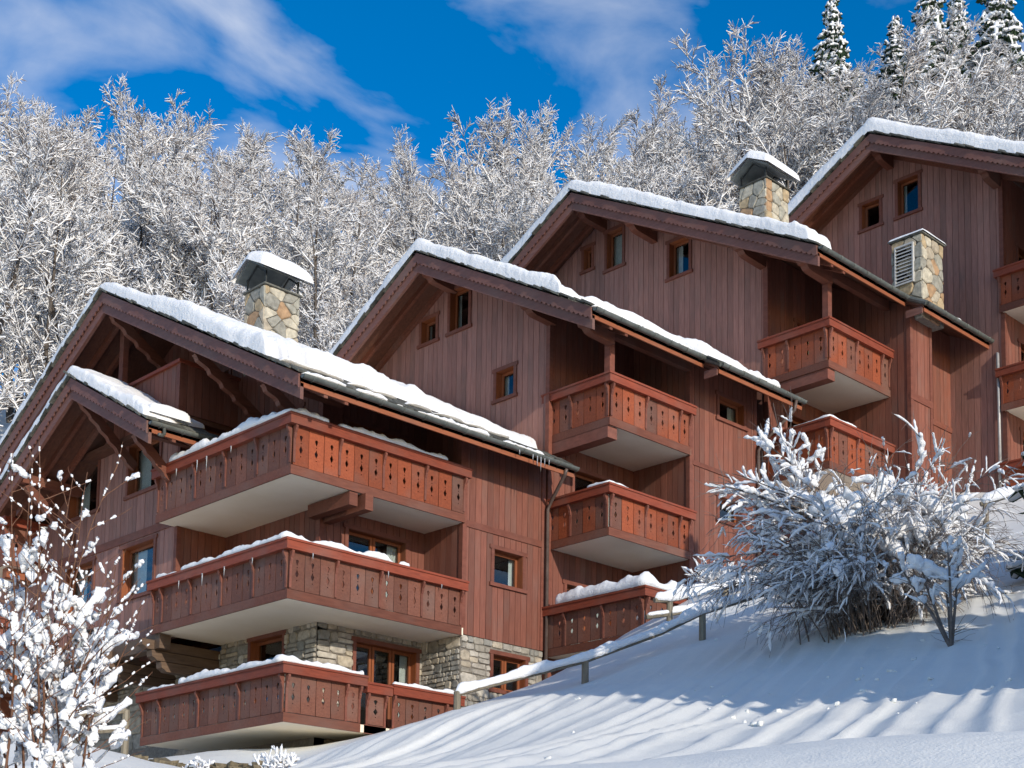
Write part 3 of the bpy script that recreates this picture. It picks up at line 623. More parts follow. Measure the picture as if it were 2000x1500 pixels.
def roof_snow(name, label, R, x0, x1, lower, T=0.42, seed=0, y_hi=None, front=0.0, thick=None, e=0.34):
    xs = np.unique(np.round(np.r_[x0+np.array([0, .015, .04, .08, .13, .2, .28, .37]), np.arange(x0+0.45, x1-0.4, 0.11), x1-np.array([.37, .28, .2, .13, .08, .04, .015, 0])], 4))
    yh = R.yl if y_hi is None else y_hi; NJ = 130; rows = []
    V = []
    for x in xs:
        lo = R.ye+lower(x); u = np.linspace(0, 1, NJ); cl = 0.5*u+0.5*(u**2.2)
        ys = lo+(yh-lo)*cl; fx = x0+front*0
        dx = np.minimum(x-x0, x1-x)+0*ys; d = np.minimum(np.minimum(dx, ys-lo), yh-ys)
        q = np.minimum(np.clip(np.minimum(ys-lo, yh-ys)/e, 0, 1), np.clip(dx/0.16, 0, 1)); pr = (1-(1-q)**2.6)**0.38
        tt = (T if thick is None else thick(x, ys))*float(np.interp(x, [x1-2.6, x1-0.2], [1, 0.45]))
        nn = 0.34*fbm(x*0.55+0*ys, ys*0.55, seed)+(0.34+0.5*np.clip(1-(ys-lo)/1.2, 0, 1))*fbm(x*2.1+0*ys, ys*2.1, seed+11, 3)
        h = np.maximum(tt*(1+nn*1.6)+0.05*fbm(x*5.5+0*ys, ys*5.5, seed+31, 3), 0.03)*pr
        base = np.array([R.top(y) for y in ys])+0.09
        xsn = x-np.where(x-x0 < 0.4, (0.02+0.12*fbm(ys*1.7, ys*0, seed+3))*(1-(x-x0)/0.4)*(0.3+0.7*np.clip(d/0.05, 0, 1)), 0)
        V.append(np.stack([xsn, ys-0.05*(1-np.clip((ys-lo)/0.3, 0, 1)), base+h], -1))
    V = np.array(V); a, b_, _ = V.shape; id_ = np.arange(a*b_).reshape(a, b_)
    Fq = np.stack([id_[:-1, :-1].ravel(), id_[1:, :-1].ravel(), id_[1:, 1:].ravel(), id_[:-1, 1:].ravel()], -1)
    o = place(bpy.data.objects.new(name, npmesh(name, V.reshape(-1, 3), Fq, M_['snow']))); return tag(o, label, 'snow')
def snow_cap(name, label, cx, cy, z, hx, hy, h, ridge=0.0, seed=0, drop=0.0, parent=None):
    n = 26; V = []
    for i in range(n+1):
        for j in range(n+1):
            u, v = 2*i/n-1, 2*j/n-1
            q = max(0.0, 1-max(abs(u), abs(v))**5)*max(0.0, 1-0.35*(u*u+v*v)/2)
            x, y = cx+u*hx, cy+v*hy
            V.append((x, y, z+ridge*(1-abs(v))-drop*abs(v)+(h*q**0.5)*(1+0.25*mnoise.noise(Vector((x*2, y*2, seed))))))
    id_ = np.arange((n+1)**2).reshape(n+1, n+1)
    Fq = np.stack([id_[:-1, :-1].ravel(), id_[1:, :-1].ravel(), id_[1:, 1:].ravel(), id_[:-1, 1:].ravel()], -1)
    o = place(bpy.data.objects.new(name, npmesh(name, np.array(V), Fq, M_['snow'])), None); return tag(o, label, 'snow')
def chimney(parent, x0, x1, y0, y1, zb, zt, seed, cell=0.38):
    ch = MB().box(x0+0.03, x1-0.03, y0+0.03, y1-0.03, zb, zt).obj('chimney', M_['mortar'], parent)
    stones(ch, 'x', x0+0.03, y0+0.0, y1, zb, zt, cell, cell*0.85, m='chstone', proud=0.045, seed=seed, jit=0.4)
    stones(ch, 'y', y0+0.03, x0+0.0, x1, zb, zt, cell, cell*0.85, m='chstone', proud=0.045, seed=seed+5, jit=0.4)
    MB().box(x0-0.05, x1+0.05, y0-0.05, y1+0.05, zt, zt+0.04).obj('coping', M_['slate'], ch)
    return ch
def chimney_cap(ch, x0, x1, y0, y1, zt, rise, hp, ov=0.18):
    ym = (y0+y1)/2; ze = zt+hp; zr = ze+rise
    for a, s in ((y0-ov, 1), (y1+ov, -1)):
        b = MB(); b.prism([(x0-ov, a, ze), (x0-ov, ym, zr), (x0-ov, ym, zr+0.03), (x0-ov, a, ze+0.03)], (x1-x0+2*ov, 0, 0)); b.obj('cap_plate', M_['capmetal'], ch)
    for x in (x0+0.04, x1-0.04):
        for y in (y0+0.04, y1-0.04): MB().box(x-0.02, x+0.02, y-0.02, y+0.02, zt+0.04, ze+rise*0.2).obj('cap_post', M_['iron'], ch)
        b = MB(); b.prism([(x-0.015, y0+0.02, ze+0.02), (x-0.015, ym, zr-0.04), (x-0.015, y1-0.02, ze+0.02), (x-0.015, y1-0.02, ze-0.02), (x-0.015, ym, zr-0.085), (x-0.015, y0+0.02, ze-0.02)], (0.03, 0, 0)); b.obj('cap_rafter', M_['iron'], ch)
# ------------------------------------------------------------------ chalet 1 (nearest, left)
H1 = empty('chalet', (22, 30, 4.5), 'nearest chalet on the left with wrap-round balconies and a stone ground floor', 'chalet', 'stepped wooden chalets')
R1 = Roof(17.65, 25.98, 24.8, 11.98, 33.4, 16.5, 42.6)
XF, YS = 18.65, 25.8
RW = Roof(16.95, 18.95, 29.7, 12.02, 33.5, 14.07, 37.6)         # porch roof in front of the gable
wu = lambda y: min(RW.under(y), 13.6)
w1 = (32.05, 33.55, 11.45, 12.75); w2 = (35.15, 36.65, 11.45, 12.85); w3 = (32.15, 33.65, 8.78, 10.08); w4 = (35.2, 36.6, 8.78, 10.08)
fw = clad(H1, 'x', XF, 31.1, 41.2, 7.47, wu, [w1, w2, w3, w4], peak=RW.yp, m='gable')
for w, c_ in ((w1, 0.45), (w2, 0.4), (w3, 0.5), (w4, 0.45)): window(H1, 'x', XF, w, curtain=c_)
band(fw, 'x', XF, 31.2, 41.2, 10.33, 0.2)
# recess walls behind the balconies, timber above, stone below
u1 = R1.under
wtop = (31.2, 32.4, 13.55, 14.55); wtop2 = (28.05, 29.0, 11.35, 12.75)
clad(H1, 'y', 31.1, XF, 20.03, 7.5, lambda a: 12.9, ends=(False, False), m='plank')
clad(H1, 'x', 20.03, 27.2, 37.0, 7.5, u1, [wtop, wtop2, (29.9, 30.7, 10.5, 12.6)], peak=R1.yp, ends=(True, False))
window(H1, 'x', 20.03, wtop, curtain=0); window(H1, 'x', 20.03, wtop2, curtain=0); window(H1, 'x', 20.03, (29.9, 30.7, 10.5, 12.6), curtain=0, door=True)
dr2 = (20.85, 22.6, 7.75, 9.83); dr3 = (20.75, 22.65, 10.5, 12.4)
clad(H1, 'y', 27.2, 20.03, 23.2, 7.5, u1(27.2), [dr2, dr3], ends=(True, False))
window(H1, 'y', 27.2, dr2, 2, curtain=0.25, door=True); window(H1, 'y', 27.2, dr3, 2, curtain=0.0, door=True)
clad(H1, 'x', 23.2, YS, 27.2, 7.5, u1, ends=(True, False))
ws1 = wpx('y', YS, 964, 1020, 1072, 1138); ws0 = wpx('y', YS, 963, 1026, 1277, 1345)
sw = clad(H1, 'y', YS, 23.2, 25.95, 7.5, u1(YS), [ws1], ends=(True, True))
window(H1, 'y', YS, ws1, curtain=0.3); band(sw, 'y', YS, 23.3, 25.85, 10.2, 0.16)
# stone ground floor
gd = wpx('y', 27.2, 694, 812, 1252, 1345); gd = (gd[0], gd[1], 5.1, gd[3]); gw = wpx('x', 20.03, 490, 552, 1254, 1300); gw = (gw[0], gw[1], 5.6, gw[3])
def stone_wall(parent, axis, c, a0, a1, z0, z1, wins, zmin, seed, cw=0.3, ch=0.17):
    mb = MB(); columns(mb, axis, c, a0, a1, z0, lambda a: z1, wins, 0.0, 0.3); w = mb.obj('stone_wall', M_['mortar'], parent)
    courses(w, axis, c, a0, a1, zmin, z1, wins, seed, hmin=ch*0.75, hmax=ch*1.9); return w
stone_wall(H1, 'x', 20.03, 27.2, 31.1, 2.5, 7.49, [gw], 5.75, 1); stone_wall(H1, 'y', 27.2, 20.04, 23.2, 2.5, 7.49, [gd], 5.6, 2)
stone_wall(H1, 'x', 23.2, 25.83, 27.2, 2.5, 7.49, [], 5.5, 3, 0.22, 0.14); stone_wall(H1, 'y', YS+0.02, 23.21, 25.95, 2.5, 7.49, [ws0], 5.25, 4)
stone_wall(H1, 'x', 20.03, 31.15, 41.0, 2.5, 7.3, [], 5.2, 6, 0.42, 0.26)
window(H1, 'y', 27.2, gd, 3, curtain=0.2, door=True); window(H1, 'x', 20.03, gw, 1, curtain=0); window(H1, 'y', YS+0.02, ws0, 2, curtain=0)
# plain rear shell
for q in ((18.7, 25.9, 41.06, 41.2, 3, 12.4), (25.8, 25.93, 25.95, 41.0, 3, 12.0), (18.7, 20.0, 36.9, 41.0, 7.3, 7.45)):
    MB().box(q[0], q[1], q[2], q[3], q[4], q[5]).obj('rear_wall', M_['trim'], H1)
# balconies
slab1 = [(18.16, 31.2), (18.16, 25.75), (23.22, 25.75), (23.22, 27.22), (20.05, 27.22), (20.05, 31.12), (18.66, 31.12), (18.66, 31.2)]
balcony(H1, 10.19, 11.5, slab1, [('x', 18.13, 25.72, 31.25), ('y', 25.72, 18.13, 23.2)], worn_shaded='x')  # left run takes the browner boards, its shade put into the colour
balcony(H1, 7.46, 8.74, slab1, [('x', 18.13, 25.72, 31.25), ('y', 25.72, 18.13, 23.15)], worn_shaded='xy')
slab3 = [(18.16, 31.5), (18.16, 25.75), (23.22, 25.75), (23.22, 27.22), (20.05, 27.22), (20.05, 31.5)]
b3 = balcony(H1, 4.8, 6.05, slab3, [('x', 18.13, 25.72, 31.55), ('y', 25.72, 18.13, 20.2), ('y', 25.75, 20.32, 20.95, 5.93, 1), ('y', 25.72, 21.05, 23.1, 5.97, 1)], brk=4, worn_shaded='xy')
MB().box(19.75, 19.98, 25.75, 27.3, 9.86, 10.16).obj('projecting_beam', M_['beam'], H1)
MB().box(20.1, 20.32, 25.62, 27.25, 9.8, 10.17).obj('projecting_beam', M_['beam'], H1)
MB().box(23.06, 23.2, 25.74, 25.9, 11.5, 12.4).obj('post', M_['trim'], H1)
# parapet of the top floor gallery
clad(H1, 'x', 18.35, 30.75, 33.9, 12.9, 14.12, ends=(True, False)); clad(H1, 'y', 30.75, 18.35, 20.03, 12.9, 14.12, ends=(False, False))
MB().box(18.27, 18.5, 30.67, 33.9, 14.12, 14.2).obj('parapet_cap', M_['rail'], H1); MB().box(18.5, 20.03, 30.67, 30.9, 14.12, 14.2).obj('parapet_cap', M_['rail'], H1)
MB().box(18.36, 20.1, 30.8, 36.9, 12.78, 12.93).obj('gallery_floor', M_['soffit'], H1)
MB().box(18.45, 18.6, 33.75, 33.95, 12.9, 16.2).obj('post', M_['trim'], H1)
build_roof(H1, R1, 10, (33.4, 29.35, 26.5, 37.4), 20.0, 'brace'); build_roof(H1, RW, 2, (33.5, 30.75, 36.3), XF+0.05, 'brace')
# stepped log corbels carrying the front wall over the entrance
MB().box(18.2, 18.5, 30.95, 41.0, 7.1, 7.44).obj('log_lintel', M_['log'], H1)
for y in (31.3, 33.3, 36.2):
    for k in range(3):
        x = 17.86+0.27*k; z = 7.2-0.245*k; b = MB()
        b.prism([(x, y-0.12, z+0.115), (20.1, y-0.12, z+0.115), (20.1, y-0.12, z-0.115), (x+0.16, y-0.12, z-0.115), (x+0.09, y-0.12, z-0.06), (x+0.02, y-0.12, z-0.03)], (0, 0.24, 0)); b.obj('log_corbel', M_['log'], H1)
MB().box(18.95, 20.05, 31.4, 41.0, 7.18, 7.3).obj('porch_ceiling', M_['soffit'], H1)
# left-hand balconies, mostly hidden by the shrub
for z0, z1 in ((10.3, 11.6), (7.5, 8.8)):
    balcony(H1, z0, z1, [(17.6, 38.1), (18.7, 38.1), (18.7, 40.9), (17.6, 40.9)], [('x', 17.57, 38.07, 40.9), ('y', 38.07, 17.57, 18.63)])
    MB().box(17.75, 18.68, 38.35, 38.6, z0-0.28, z0-0.02).obj('projecting_beam', M_['orange'], H1)
down_pipe(H1, [(25.62, 24.72, 11.86), (25.62, 24.78, 11.72), (25.95, 25.55, 11.3), (25.95, 25.68, 11.1), (25.95, 25.68, 4.9)])
down_pipe(H1, [(17.3, 29.6, 11.95), (17.3, 29.58, 11.78), (17.16, 29.42, 11.66), (17.0, 29.3, 11.62)], 'zinc', 0.04)
ch1 = chimney(H1, 20.0, 21.05, 29.7, 30.58, 14.2, 16.33, 3); chimney_cap(ch1, 20.0, 21.05, 29.7, 30.58, 16.33, 0.36, 0.32)
# ------------------------------------------------------------------ chalet 2
H2 = empty('chalet', (29, 28, 7), 'second chalet from the left, its gable with three small windows rising behind the nearest roof', 'chalet', 'stepped wooden chalets')
R2 = Roof(24.75, 32.6, 23.1, 15.2, 29.55, 18.72, 36.5, jog=(28.95, 0.45)); u2 = R2.under; X2 = 26.05
g1 = wpx('x', X2, 824, 852, 630, 674); g2 = wpx('x', X2, 880, 916, 570, 650); g3 = wpx('x', X2, 970, 1004, 728, 782)
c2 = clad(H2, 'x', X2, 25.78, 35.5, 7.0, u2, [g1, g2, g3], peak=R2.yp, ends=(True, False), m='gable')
for g, k in ((g1, 0), (g2, 0.0), (g3, 0.4)): window(H2, 'x', X2, g, curtain=max(k, 0.3))
d2a = (27.6, 29.0, 13.15, 15.1); d2b = (27.0, 28.9, 10.4, 12.4); d2c = (26.75, 28.6, 7.6, 9.35)
clad(H2, 'y', 25.78, X2, 29.3, 6.5, u2(25.78), [d2a, d2b, d2c], ends=(False, False))
window(H2, 'y', 25.78, d2a, 1, curtain=0, door=True); window(H2, 'y', 25.78, d2b, 2, curtain=0.2, door=True); window(H2, 'y', 25.78, d2c, 2, curtain=0.8, door=True)
clad(H2, 'x', 29.3, 23.85, 25.78, 6.5, u2, ends=(False, False))
s2 = wpx('y', 23.85, 1404, 1452, 772, 815); s2b = (s2[0], s2[1]-0.1, s2[2]-2.77, s2[3]-2.77)
c2s = clad(H2, 'y', 23.85, 29.3, 32.15, 9.55, u2(23.85), [s2, s2b], ends=(True, True))
window(H2, 'y', 23.85, s2, 1, curtain=0.4); window(H2, 'y', 23.85, s2b, 1, curtain=0.3); band(c2s, 'y', 23.85, 29.4, 32.1, 12.75, 0.12)
stone_wall(H2, 'y', 23.87, 29.32, 32.15, 6.0, 9.54, [], 8.3, 8)
slab2 = [(26.18, 25.8), (26.18, 23.82), (29.32, 23.82), (29.32, 25.8)]
balcony(H2, 12.91, 14.2, slab2, [('x', 26.15, 23.79, 25.95), ('y', 23.79, 26.15, 29.28)])
MB().box(26.16, 26.5, 23.86, 25.9, 12.6, 12.9).obj('projecting_beam', M_['trim'], H2)
balcony(H2, 10.14, 11.4, slab2, [('x', 26.15, 23.79, 25.95), ('y', 23.79, 26.15, 29.28)])
balcony(H2, 7.35, 8.6, [(26.03, 25.8), (26.03, 22.53), (29.6, 22.53), (29.6, 25.8)], [('x', 26.0, 22.5, 25.95), ('y', 22.5, 26.0, 29.3)], worn_shaded='xy')
MB().box(26.15, 26.33, 23.8, 23.98, 14.2, R2.under(23.9)).obj('post', M_['trim'], H2)
MB().box(26.1, 29.3, 23.78, 23.94, R2.under(23.8)-0.25, R2.under(23.8)-0.01).obj('eave_beam', M_['beam'], H2)
build_roof(H2, R2, 6, (29.6, 25.75, 23.75, 33.2), X2)
MB().box(32.0, 32.13, 23.9, 35.4, 6, 14.6).obj('rear_wall', M_['trim'], H2); MB().box(26.1, 32.1, 35.36, 35.5, 6, 14.6).obj('rear_wall', M_['trim'], H2)
down_pipe(H2, [(32.2, 22.55, 14.85), (32.2, 22.6, 14.6), (32.12, 23.6, 13.9), (32.12, 23.74, 13.7), (32.12, 23.74, 8.6)])
# ------------------------------------------------------------------ chalet 3
H3 = empty('chalet', (36, 27, 9.5), 'third chalet from the left with a louvred stone vent on its roof', 'chalet', 'stepped wooden chalets')
R3 = Roof(31.2, 39.6, 21.16, 18.34, 30.0, 23.06, 38.0, jog=(35.45, 0.55)); u3 = R3.under; X3 = 32.72
k1 = wpx('x', X3, 1141, 1156, 488, 530); k2 = wpx('x', X3, 1186, 1216, 456, 528); k3 = wpx('x', X3, 1308, 1346, 476, 544)
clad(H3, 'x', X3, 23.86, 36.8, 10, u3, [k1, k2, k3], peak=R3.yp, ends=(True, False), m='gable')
for k, q in ((k1, 0.9), (k2, 0.75), (k3, 0.5)): window(H3, 'x', X3, k, curtain=q)
d3a = (34.1, 35.4, 16.0, 18.0); d3b = (33.6, 35.3, 13.2, 15.2)
clad(H3, 'y', 23.86, X3, 35.75, 9, u3(23.86), [d3a, d3b], ends=(False, False))
window(H3, 'y', 23.86, d3a, 1, curtain=0.3, door=True); window(H3, 'y', 23.86, d3b, 2, curtain=0.2, door=True)
clad(H3, 'x', 35.75, 21.21, 23.86, 9, u3, ends=(False, False))
c3 = clad(H3, 'y', 21.21, 35.75, 36.87, 9, u3(21.21), ends=(True, True)); band(c3, 'y', 21.21, 35.72, 36.9, 15.62, 0.2)
s3 = (36.95, 37.5, 16.35, 17.5); s3b = (36.95, 37.5, 13.6, 14.75)
c3b = clad(H3, 'y', 21.86, 36.87, 39.1, 9, u3(21.86), [s3, s3b], ends=(False, False)); window(H3, 'y', 21.86, s3, curtain=0); window(H3, 'y', 21.86, s3b, curtain=0)
band(c3b, 'y', 21.86, 36.9, 39.1, 15.62, 0.16)
slab_3 = [(32.71, 23.88), (32.71, 21.87), (35.77, 21.87), (35.77, 23.88)]
balcony(H3, 15.74, 17.07, slab_3, [('x', 32.68, 21.84, 24.0), ('y', 21.84, 32.68, 35.73)]); MB().box(32.72, 33.05, 21.9, 23.95, 15.43, 15.73).obj('projecting_beam', M_['trim'], H3)
balcony(H3, 12.95, 14.3, slab_3, [('x', 32.68, 21.84, 24.0), ('y', 21.84, 32.68, 35.73)])
balcony(H3, 10.15, 11.5, slab_3, [('x', 32.68, 21.84, 24.0), ('y', 21.84, 32.68, 35.73)])
MB().box(32.7, 32.88, 21.86, 22.04, 17.07, R3.under(21.95)).obj('post', M_['trim'], H3)
MB().box(32.72, 35.7, 21.82, 21.98, R3.under(21.82)-0.25, R3.under(21.82)-0.01).obj('eave_beam', M_['beam'], H3)
build_roof(H3, R3, 7, (30.05, 28.0, 24.0, 21.9, 33.5), X3)
MB().box(32.8, 39.0, 36.66, 36.8, 9, 18).obj('rear_wall', M_['trim'], H3)
down_pipe(H3, [(39.3, 20.5, 17.95), (39.3, 20.45, 17.75), (39.02, 20.3, 17.5), (39.0, 20.28, 12.6)], 'galv', 0.05)
ch3 = chimney(H3, 34.0, 35.12, 24.83, 25.8, 19.8, 22.7, 11); chimney_cap(ch3, 34.0, 35.12, 24.83, 25.8, 22.7, 0.4, 0.28)
cv = chimney(H3, 36.0, 37.15, 20.94, 21.92, 17.9, 20.36, 17, 0.42)
b = MB(); vx = 35.92
for y0_, y1_ in ((21.18, 21.22), (21.74, 21.78)): b.box(vx, vx+0.1, y0_, y1_, 19.0, 20.17)
b.box(vx, vx+0.1, 21.22, 21.74, 19.0, 19.05); b.box(vx, vx+0.1, 21.22, 21.74, 20.12, 20.17); b.obj('louvre_frame', M_['louvre'], cv)
MB().box(vx+0.07, vx+0.1, 21.22, 21.74, 19.05, 20.12).obj('louvre_back', M_['dark'], cv)
for i in range(10):
    z = 19.08+i*0.104; MB().add([(vx+0.0, 21.22, z), (vx+0.0, 21.74, z), (vx+0.07, 21.74, z+0.07), (vx+0.07, 21.22, z+0.07), (vx+0.0, 21.22, z+0.012), (vx+0.0, 21.74, z+0.012), (vx+0.07, 21.74, z+0.082), (vx+0.07, 21.22, z+0.082)],
        [(0, 1, 2, 3), (7, 6, 5, 4), (0, 4, 5, 1), (3, 2, 6, 7), (0, 3, 7, 4), (1, 5, 6, 2)]).obj('louvre_slat', M_['louvre'], cv)
# ------------------------------------------------------------------ chalet 4
H4 = empty('chalet', (43, 24, 12), 'highest chalet at the right edge, cut off by the frame', 'chalet', 'stepped wooden chalets')
R4 = Roof(37.9, 46.0, 15.2, 20.5, 23.75, 25.2, 32.3); u4 = R4.under; X4 = 39.1
q1 = wpx('x', X4, 1684, 1718, 402, 450); q2 = wpx('x', X4, 1754, 1794, 356, 424)
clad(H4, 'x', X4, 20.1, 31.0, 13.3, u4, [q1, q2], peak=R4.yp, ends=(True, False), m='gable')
window(H4, 'x', X4, q1, curtain=0); window(H4, 'x', X4, q2, curtain=0.35)
stone_wall(H4, 'x', X4+0.02, 17.8, 21.86, 10, 13.3, [], 12.3, 21, 0.4, 0.2)
d4 = [(40.0, 41.4, z, z+2.0) for z in (13.4, 16.1, 19.05)]
clad(H4, 'y', 20.1, X4, 42.3, 13.3, u4(20.1), d4, ends=(False, False))
for d in d4: window(H4, 'y', 20.1, d, 2, curtain=0.2, door=True)
clad(H4, 'x', 42.3, 17.8, 20.1, 11, u4, ends=(False, False)); clad(H4, 'y', 17.8, 42.3, 45.8, 11, u4(17.8), ends=(True, True))
slab4 = [(39.0, 20.12), (39.0, 17.83), (42.32, 17.83), (42.32, 20.12)]
for z0, z1 in ((18.75, 20.03), (15.78, 17.03), (12.95, 14.2)):
    balcony(H4, z0, z1, slab4, [('x', 38.97, 17.8, 20.2), ('y', 17.8, 38.97, 42.28)])
MB().box(39.02, 39.2, 17.82, 18.0, 20.03, R4.under(17.9)).obj('post', M_['trim'], H4)
MB().box(39.1, 45.8, 30.86, 31.0, 12, 20).obj('rear_wall', M_['trim'], H4); MB().box(45.6, 45.74, 17.9, 30.9, 11, 20.2).obj('rear_wall', M_['trim'], H4)
build_roof(H4, R4, 3, (23.8, 20.25, 17.6, 28), X4)

# ------------------------------------------------------------------ snow on roofs, rails and chimneys
def low1(x): return float(np.interp(x, [17.5, 18.2, 19.5, 22, 24, 24.8, 25.3, 26], [1.0, 1.5, 2.6, 3.1, 2.6, 1.4, 0.9, 1.2]))+0.6*float(fbm(np.array([x*0.9]), np.array([3.3]), 2)[0])+0.55*float(fbm(np.array([x*3.0]), np.array([1.3]), 5)[0])
def th1(x, ys): return 0.3+0.14*np.clip((31.2-ys)/0.5+0.4*fbm(ys*2, ys*0+x, 7), 0, 1)
roof_snow('roof_snow', 'thick snow blanket on the roof of the nearest chalet around its stone chimney', R1, 17.55, 25.9, low1, 0.42, 1, thick=th1)
roof_snow('roof_snow', 'snow on the small porch gable roof of the nearest chalet', RW, 16.86, 18.9, lambda x: 0.12+0.5*max(0, (x-17.6)), 0.36, 4)
roof_snow('roof_snow', 'snow blanket sliding on the roof of the second chalet', R2, 24.65, 32.4, lambda x: float(np.interp(x, [24.6, 25.4, 27, 28.6, 29.2, 31, 32.4], [0.9, 1.6, 2.1, 1.2, 0.0, 0.1, 1.5]))+0.5*float(fbm(np.array([x*1.1]), np.array([7.3]), 12)[0])+0.4*float(fbm(np.array([x*3.1]), np.array([2.3]), 15)[0]), 0.36, 8)
roof_snow('roof_snow', 'snow on the upper slope of the third chalet roof below the chimney with the iron cap', R3, 31.1, 39.4, lambda x: 0.25+0.95*max(0, x-32.2)+0.4*float(fbm(np.array([x*1.3]), np.array([7.3]), 22)[0]), 0.42, 14)
roof_snow('roof_snow', 'snow on the roof of the highest chalet at the right edge', R4, 37.8, 45.9, lambda x: 0.3, 0.46, 19)
def strip(label, R, xa, xb, dy, w, h, seed, z=0.07, minh=0.15, jogged=False):
    yy = R.ye-(R.jog[1] if jogged else 0)+dy
    return snow_ridge('snow_strip', label, [(xa, yy, R.top(yy)+z), (xb, yy, R.top(yy)+z)], w, h, seed, minh=minh, freq=2.4)
strip('thin ledge of snow left on the tiles above the nearest gutter', R1, 17.75, 24.6, 1.0, 0.28, 0.1, 1, minh=0); strip('lumpy snow lying along the gutter of the nearest chalet', R1, 17.65, 24.9, -0.02, 0.14, 0.12, 2, 0.02, minh=0.0)
strip('thin ledge of snow on the tiles above the second gutter', R2, 24.9, 28.8, 0.7, 0.18, 0.09, 5, minh=0); strip('lumpy snow lying along the gutter of the second chalet', R2, 24.7, 28.6, -0.02, 0.13, 0.1, 3, 0.02, minh=0)
strip('snow along the lower eave at the far end of the second roof', R2, 29.1, 31.6, 0.05, 0.16, 0.2, 6, 0.0, jogged=True)
strip('patchy snow along the lower eave of the third roof beside the white downpipe', R3, 36.6, 38.9, 0.3, 0.2, 0.14, 7, 0.02, jogged=True)
snow_cap('snow_clump', 'rounded clump of snow at the lower end of the porch roof', 17.55, 30.15, RW.top(30.15)+0.02, 0.55, 0.42, 0.34, seed=3)
snow_cap('snow_dome', 'snow dome on the chimney cap of the nearest chalet', 20.52, 30.14, 16.67, 0.8, 0.7, 0.36, 0.36, 2)
snow_cap('snow_dome', 'snow dome on the iron chimney cap of the third chalet', 34.56, 25.32, 23.0, 0.84, 0.76, 0.38, 0.4, 5)
snow_cap('snow_dome', 'thin snow on top of the louvred stone vent', 36.58, 21.43, 20.4, 0.66, 0.58, 0.14, 0.0, 9)
def rail_snow(label, pts, w, h, seed, **k): return snow_ridge('rail_snow', label, pts, w, h, seed, **k)
z = 11.5; rail_snow('deep snow on the left rail of the top balcony of the nearest chalet', [(18.1, 30.6, z), (18.1, 25.75, z), (19.1, 25.7, z)], 0.13, 0.22, 11, minh=0.5)
rail_snow('snow on the right rail of the top balcony of the nearest chalet', [(19.3, 25.7, z), (22.6, 25.7, z)], 0.11, 0.15, 12)
z = 8.74; rail_snow('snow piled round the corner rail of the middle balcony of the nearest chalet', [(18.1, 29.9, z), (18.1, 25.75, z), (21.0, 25.7, z)], 0.12, 0.17, 13)
rail_snow('small snow lump on the right rail of the middle balcony', [(21.15, 25.7, z), (21.5, 25.7, z)], 0.09, 0.13, 14); rail_snow('thin snow on the left end of the middle balcony rail', [(18.1, 31.0, z), (18.1, 30.0, z)], 0.1, 0.12, 15)
z = 6.05; rail_snow('snow on the lowest balcony rail of the nearest chalet', [(18.1, 29.8, z), (18.1, 25.75, z), (20.25, 25.7, z)], 0.13, 0.19, 16, minh=0.4)
rail_snow('thin snow on the far left of the lowest balcony rail', [(18.1, 31.2, z), (18.1, 30.0, z)], 0.1, 0.1, 17)
rail_snow('snow on the short end rail of the lowest balcony beside the fence', [(21.05, 25.7, 5.97), (23.0, 25.7, 5.97)], 0.11, 0.12, 18)
rail_snow('thin snow cap on the corner of the middle balcony of the second chalet', [(26.12, 24.5, 11.4), (26.12, 23.76, 11.4), (26.8, 23.76, 11.4)], 0.12, 0.09, 19)
rail_snow('thick snow mound on the lowest terrace rail of the second chalet', [(26.0, 25.4, 8.6), (26.0, 22.5, 8.6), (27.5, 22.45, 8.6)], 0.16, 0.4, 20, minh=0.4, freq=0.7)
rail_snow('thin snow cap on the middle balcony corner of the third chalet', [(32.66, 23.0, 14.3), (32.66, 21.82, 14.3), (33.9, 21.82, 14.3)], 0.12, 0.09, 21)
# ------------------------------------------------------------------ hanging oval sign
sg = empty('sign', (18.1, 34.3, 7.5), 'oval cream hanging sign with dark script over the entrance', 'sign')
ov = [(18.12, 34.33+0.58*math.cos(R_(a)), 7.53+0.34*math.sin(R_(a))) for a in range(0, 360, 10)]; MB().prism(ov, (0.04, 0, 0)).obj('sign_panel', M_['sign'], sg)
MB().prism([(18.105, 34.33+0.6*math.cos(R_(a)), 7.53+0.36*math.sin(R_(a))) for a in range(0, 361, 10)]+[(18.105, 34.33+0.565*math.cos(R_(a)), 7.53+0.325*math.sin(R_(a))) for a in range(360, -1, -10)], (0.05, 0, 0)).obj('sign_border', M_['log'], sg)
for txt, zz, s in (('Goulet', 7.6, 0.26), ('ski', 7.32, 0.22)):
    cu = bpy.data.curves.new('lettering', 'FONT'); cu.body = txt; cu.size = s; cu.align_x = 'CENTER'; cu.extrude = 0.002; cu.shear = 0.25
    o = bpy.data.objects.new('t', cu); me = bpy.data.meshes.new_from_object(o); bpy.data.objects.remove(o); me.materials.clear(); me.materials.append(M_['ink'])
    shared('lettering', me, sg, Matrix.Translation((18.115, 34.33, zz))@Matrix(((0, 0, -1, 0), (-1, 0, 0, 0), (0, 1, 0, 0), (0, 0, 0, 1))))
for y in (34.1, 34.56): MB().box(18.13, 18.15, y-0.01, y+0.01, 7.8, 8.0).obj('hanger', M_['iron'], sg)
MB().box(18.12, 18.66, 34.05, 34.6, 7.98, 8.02).obj('hanger_bar', M_['iron'], sg)
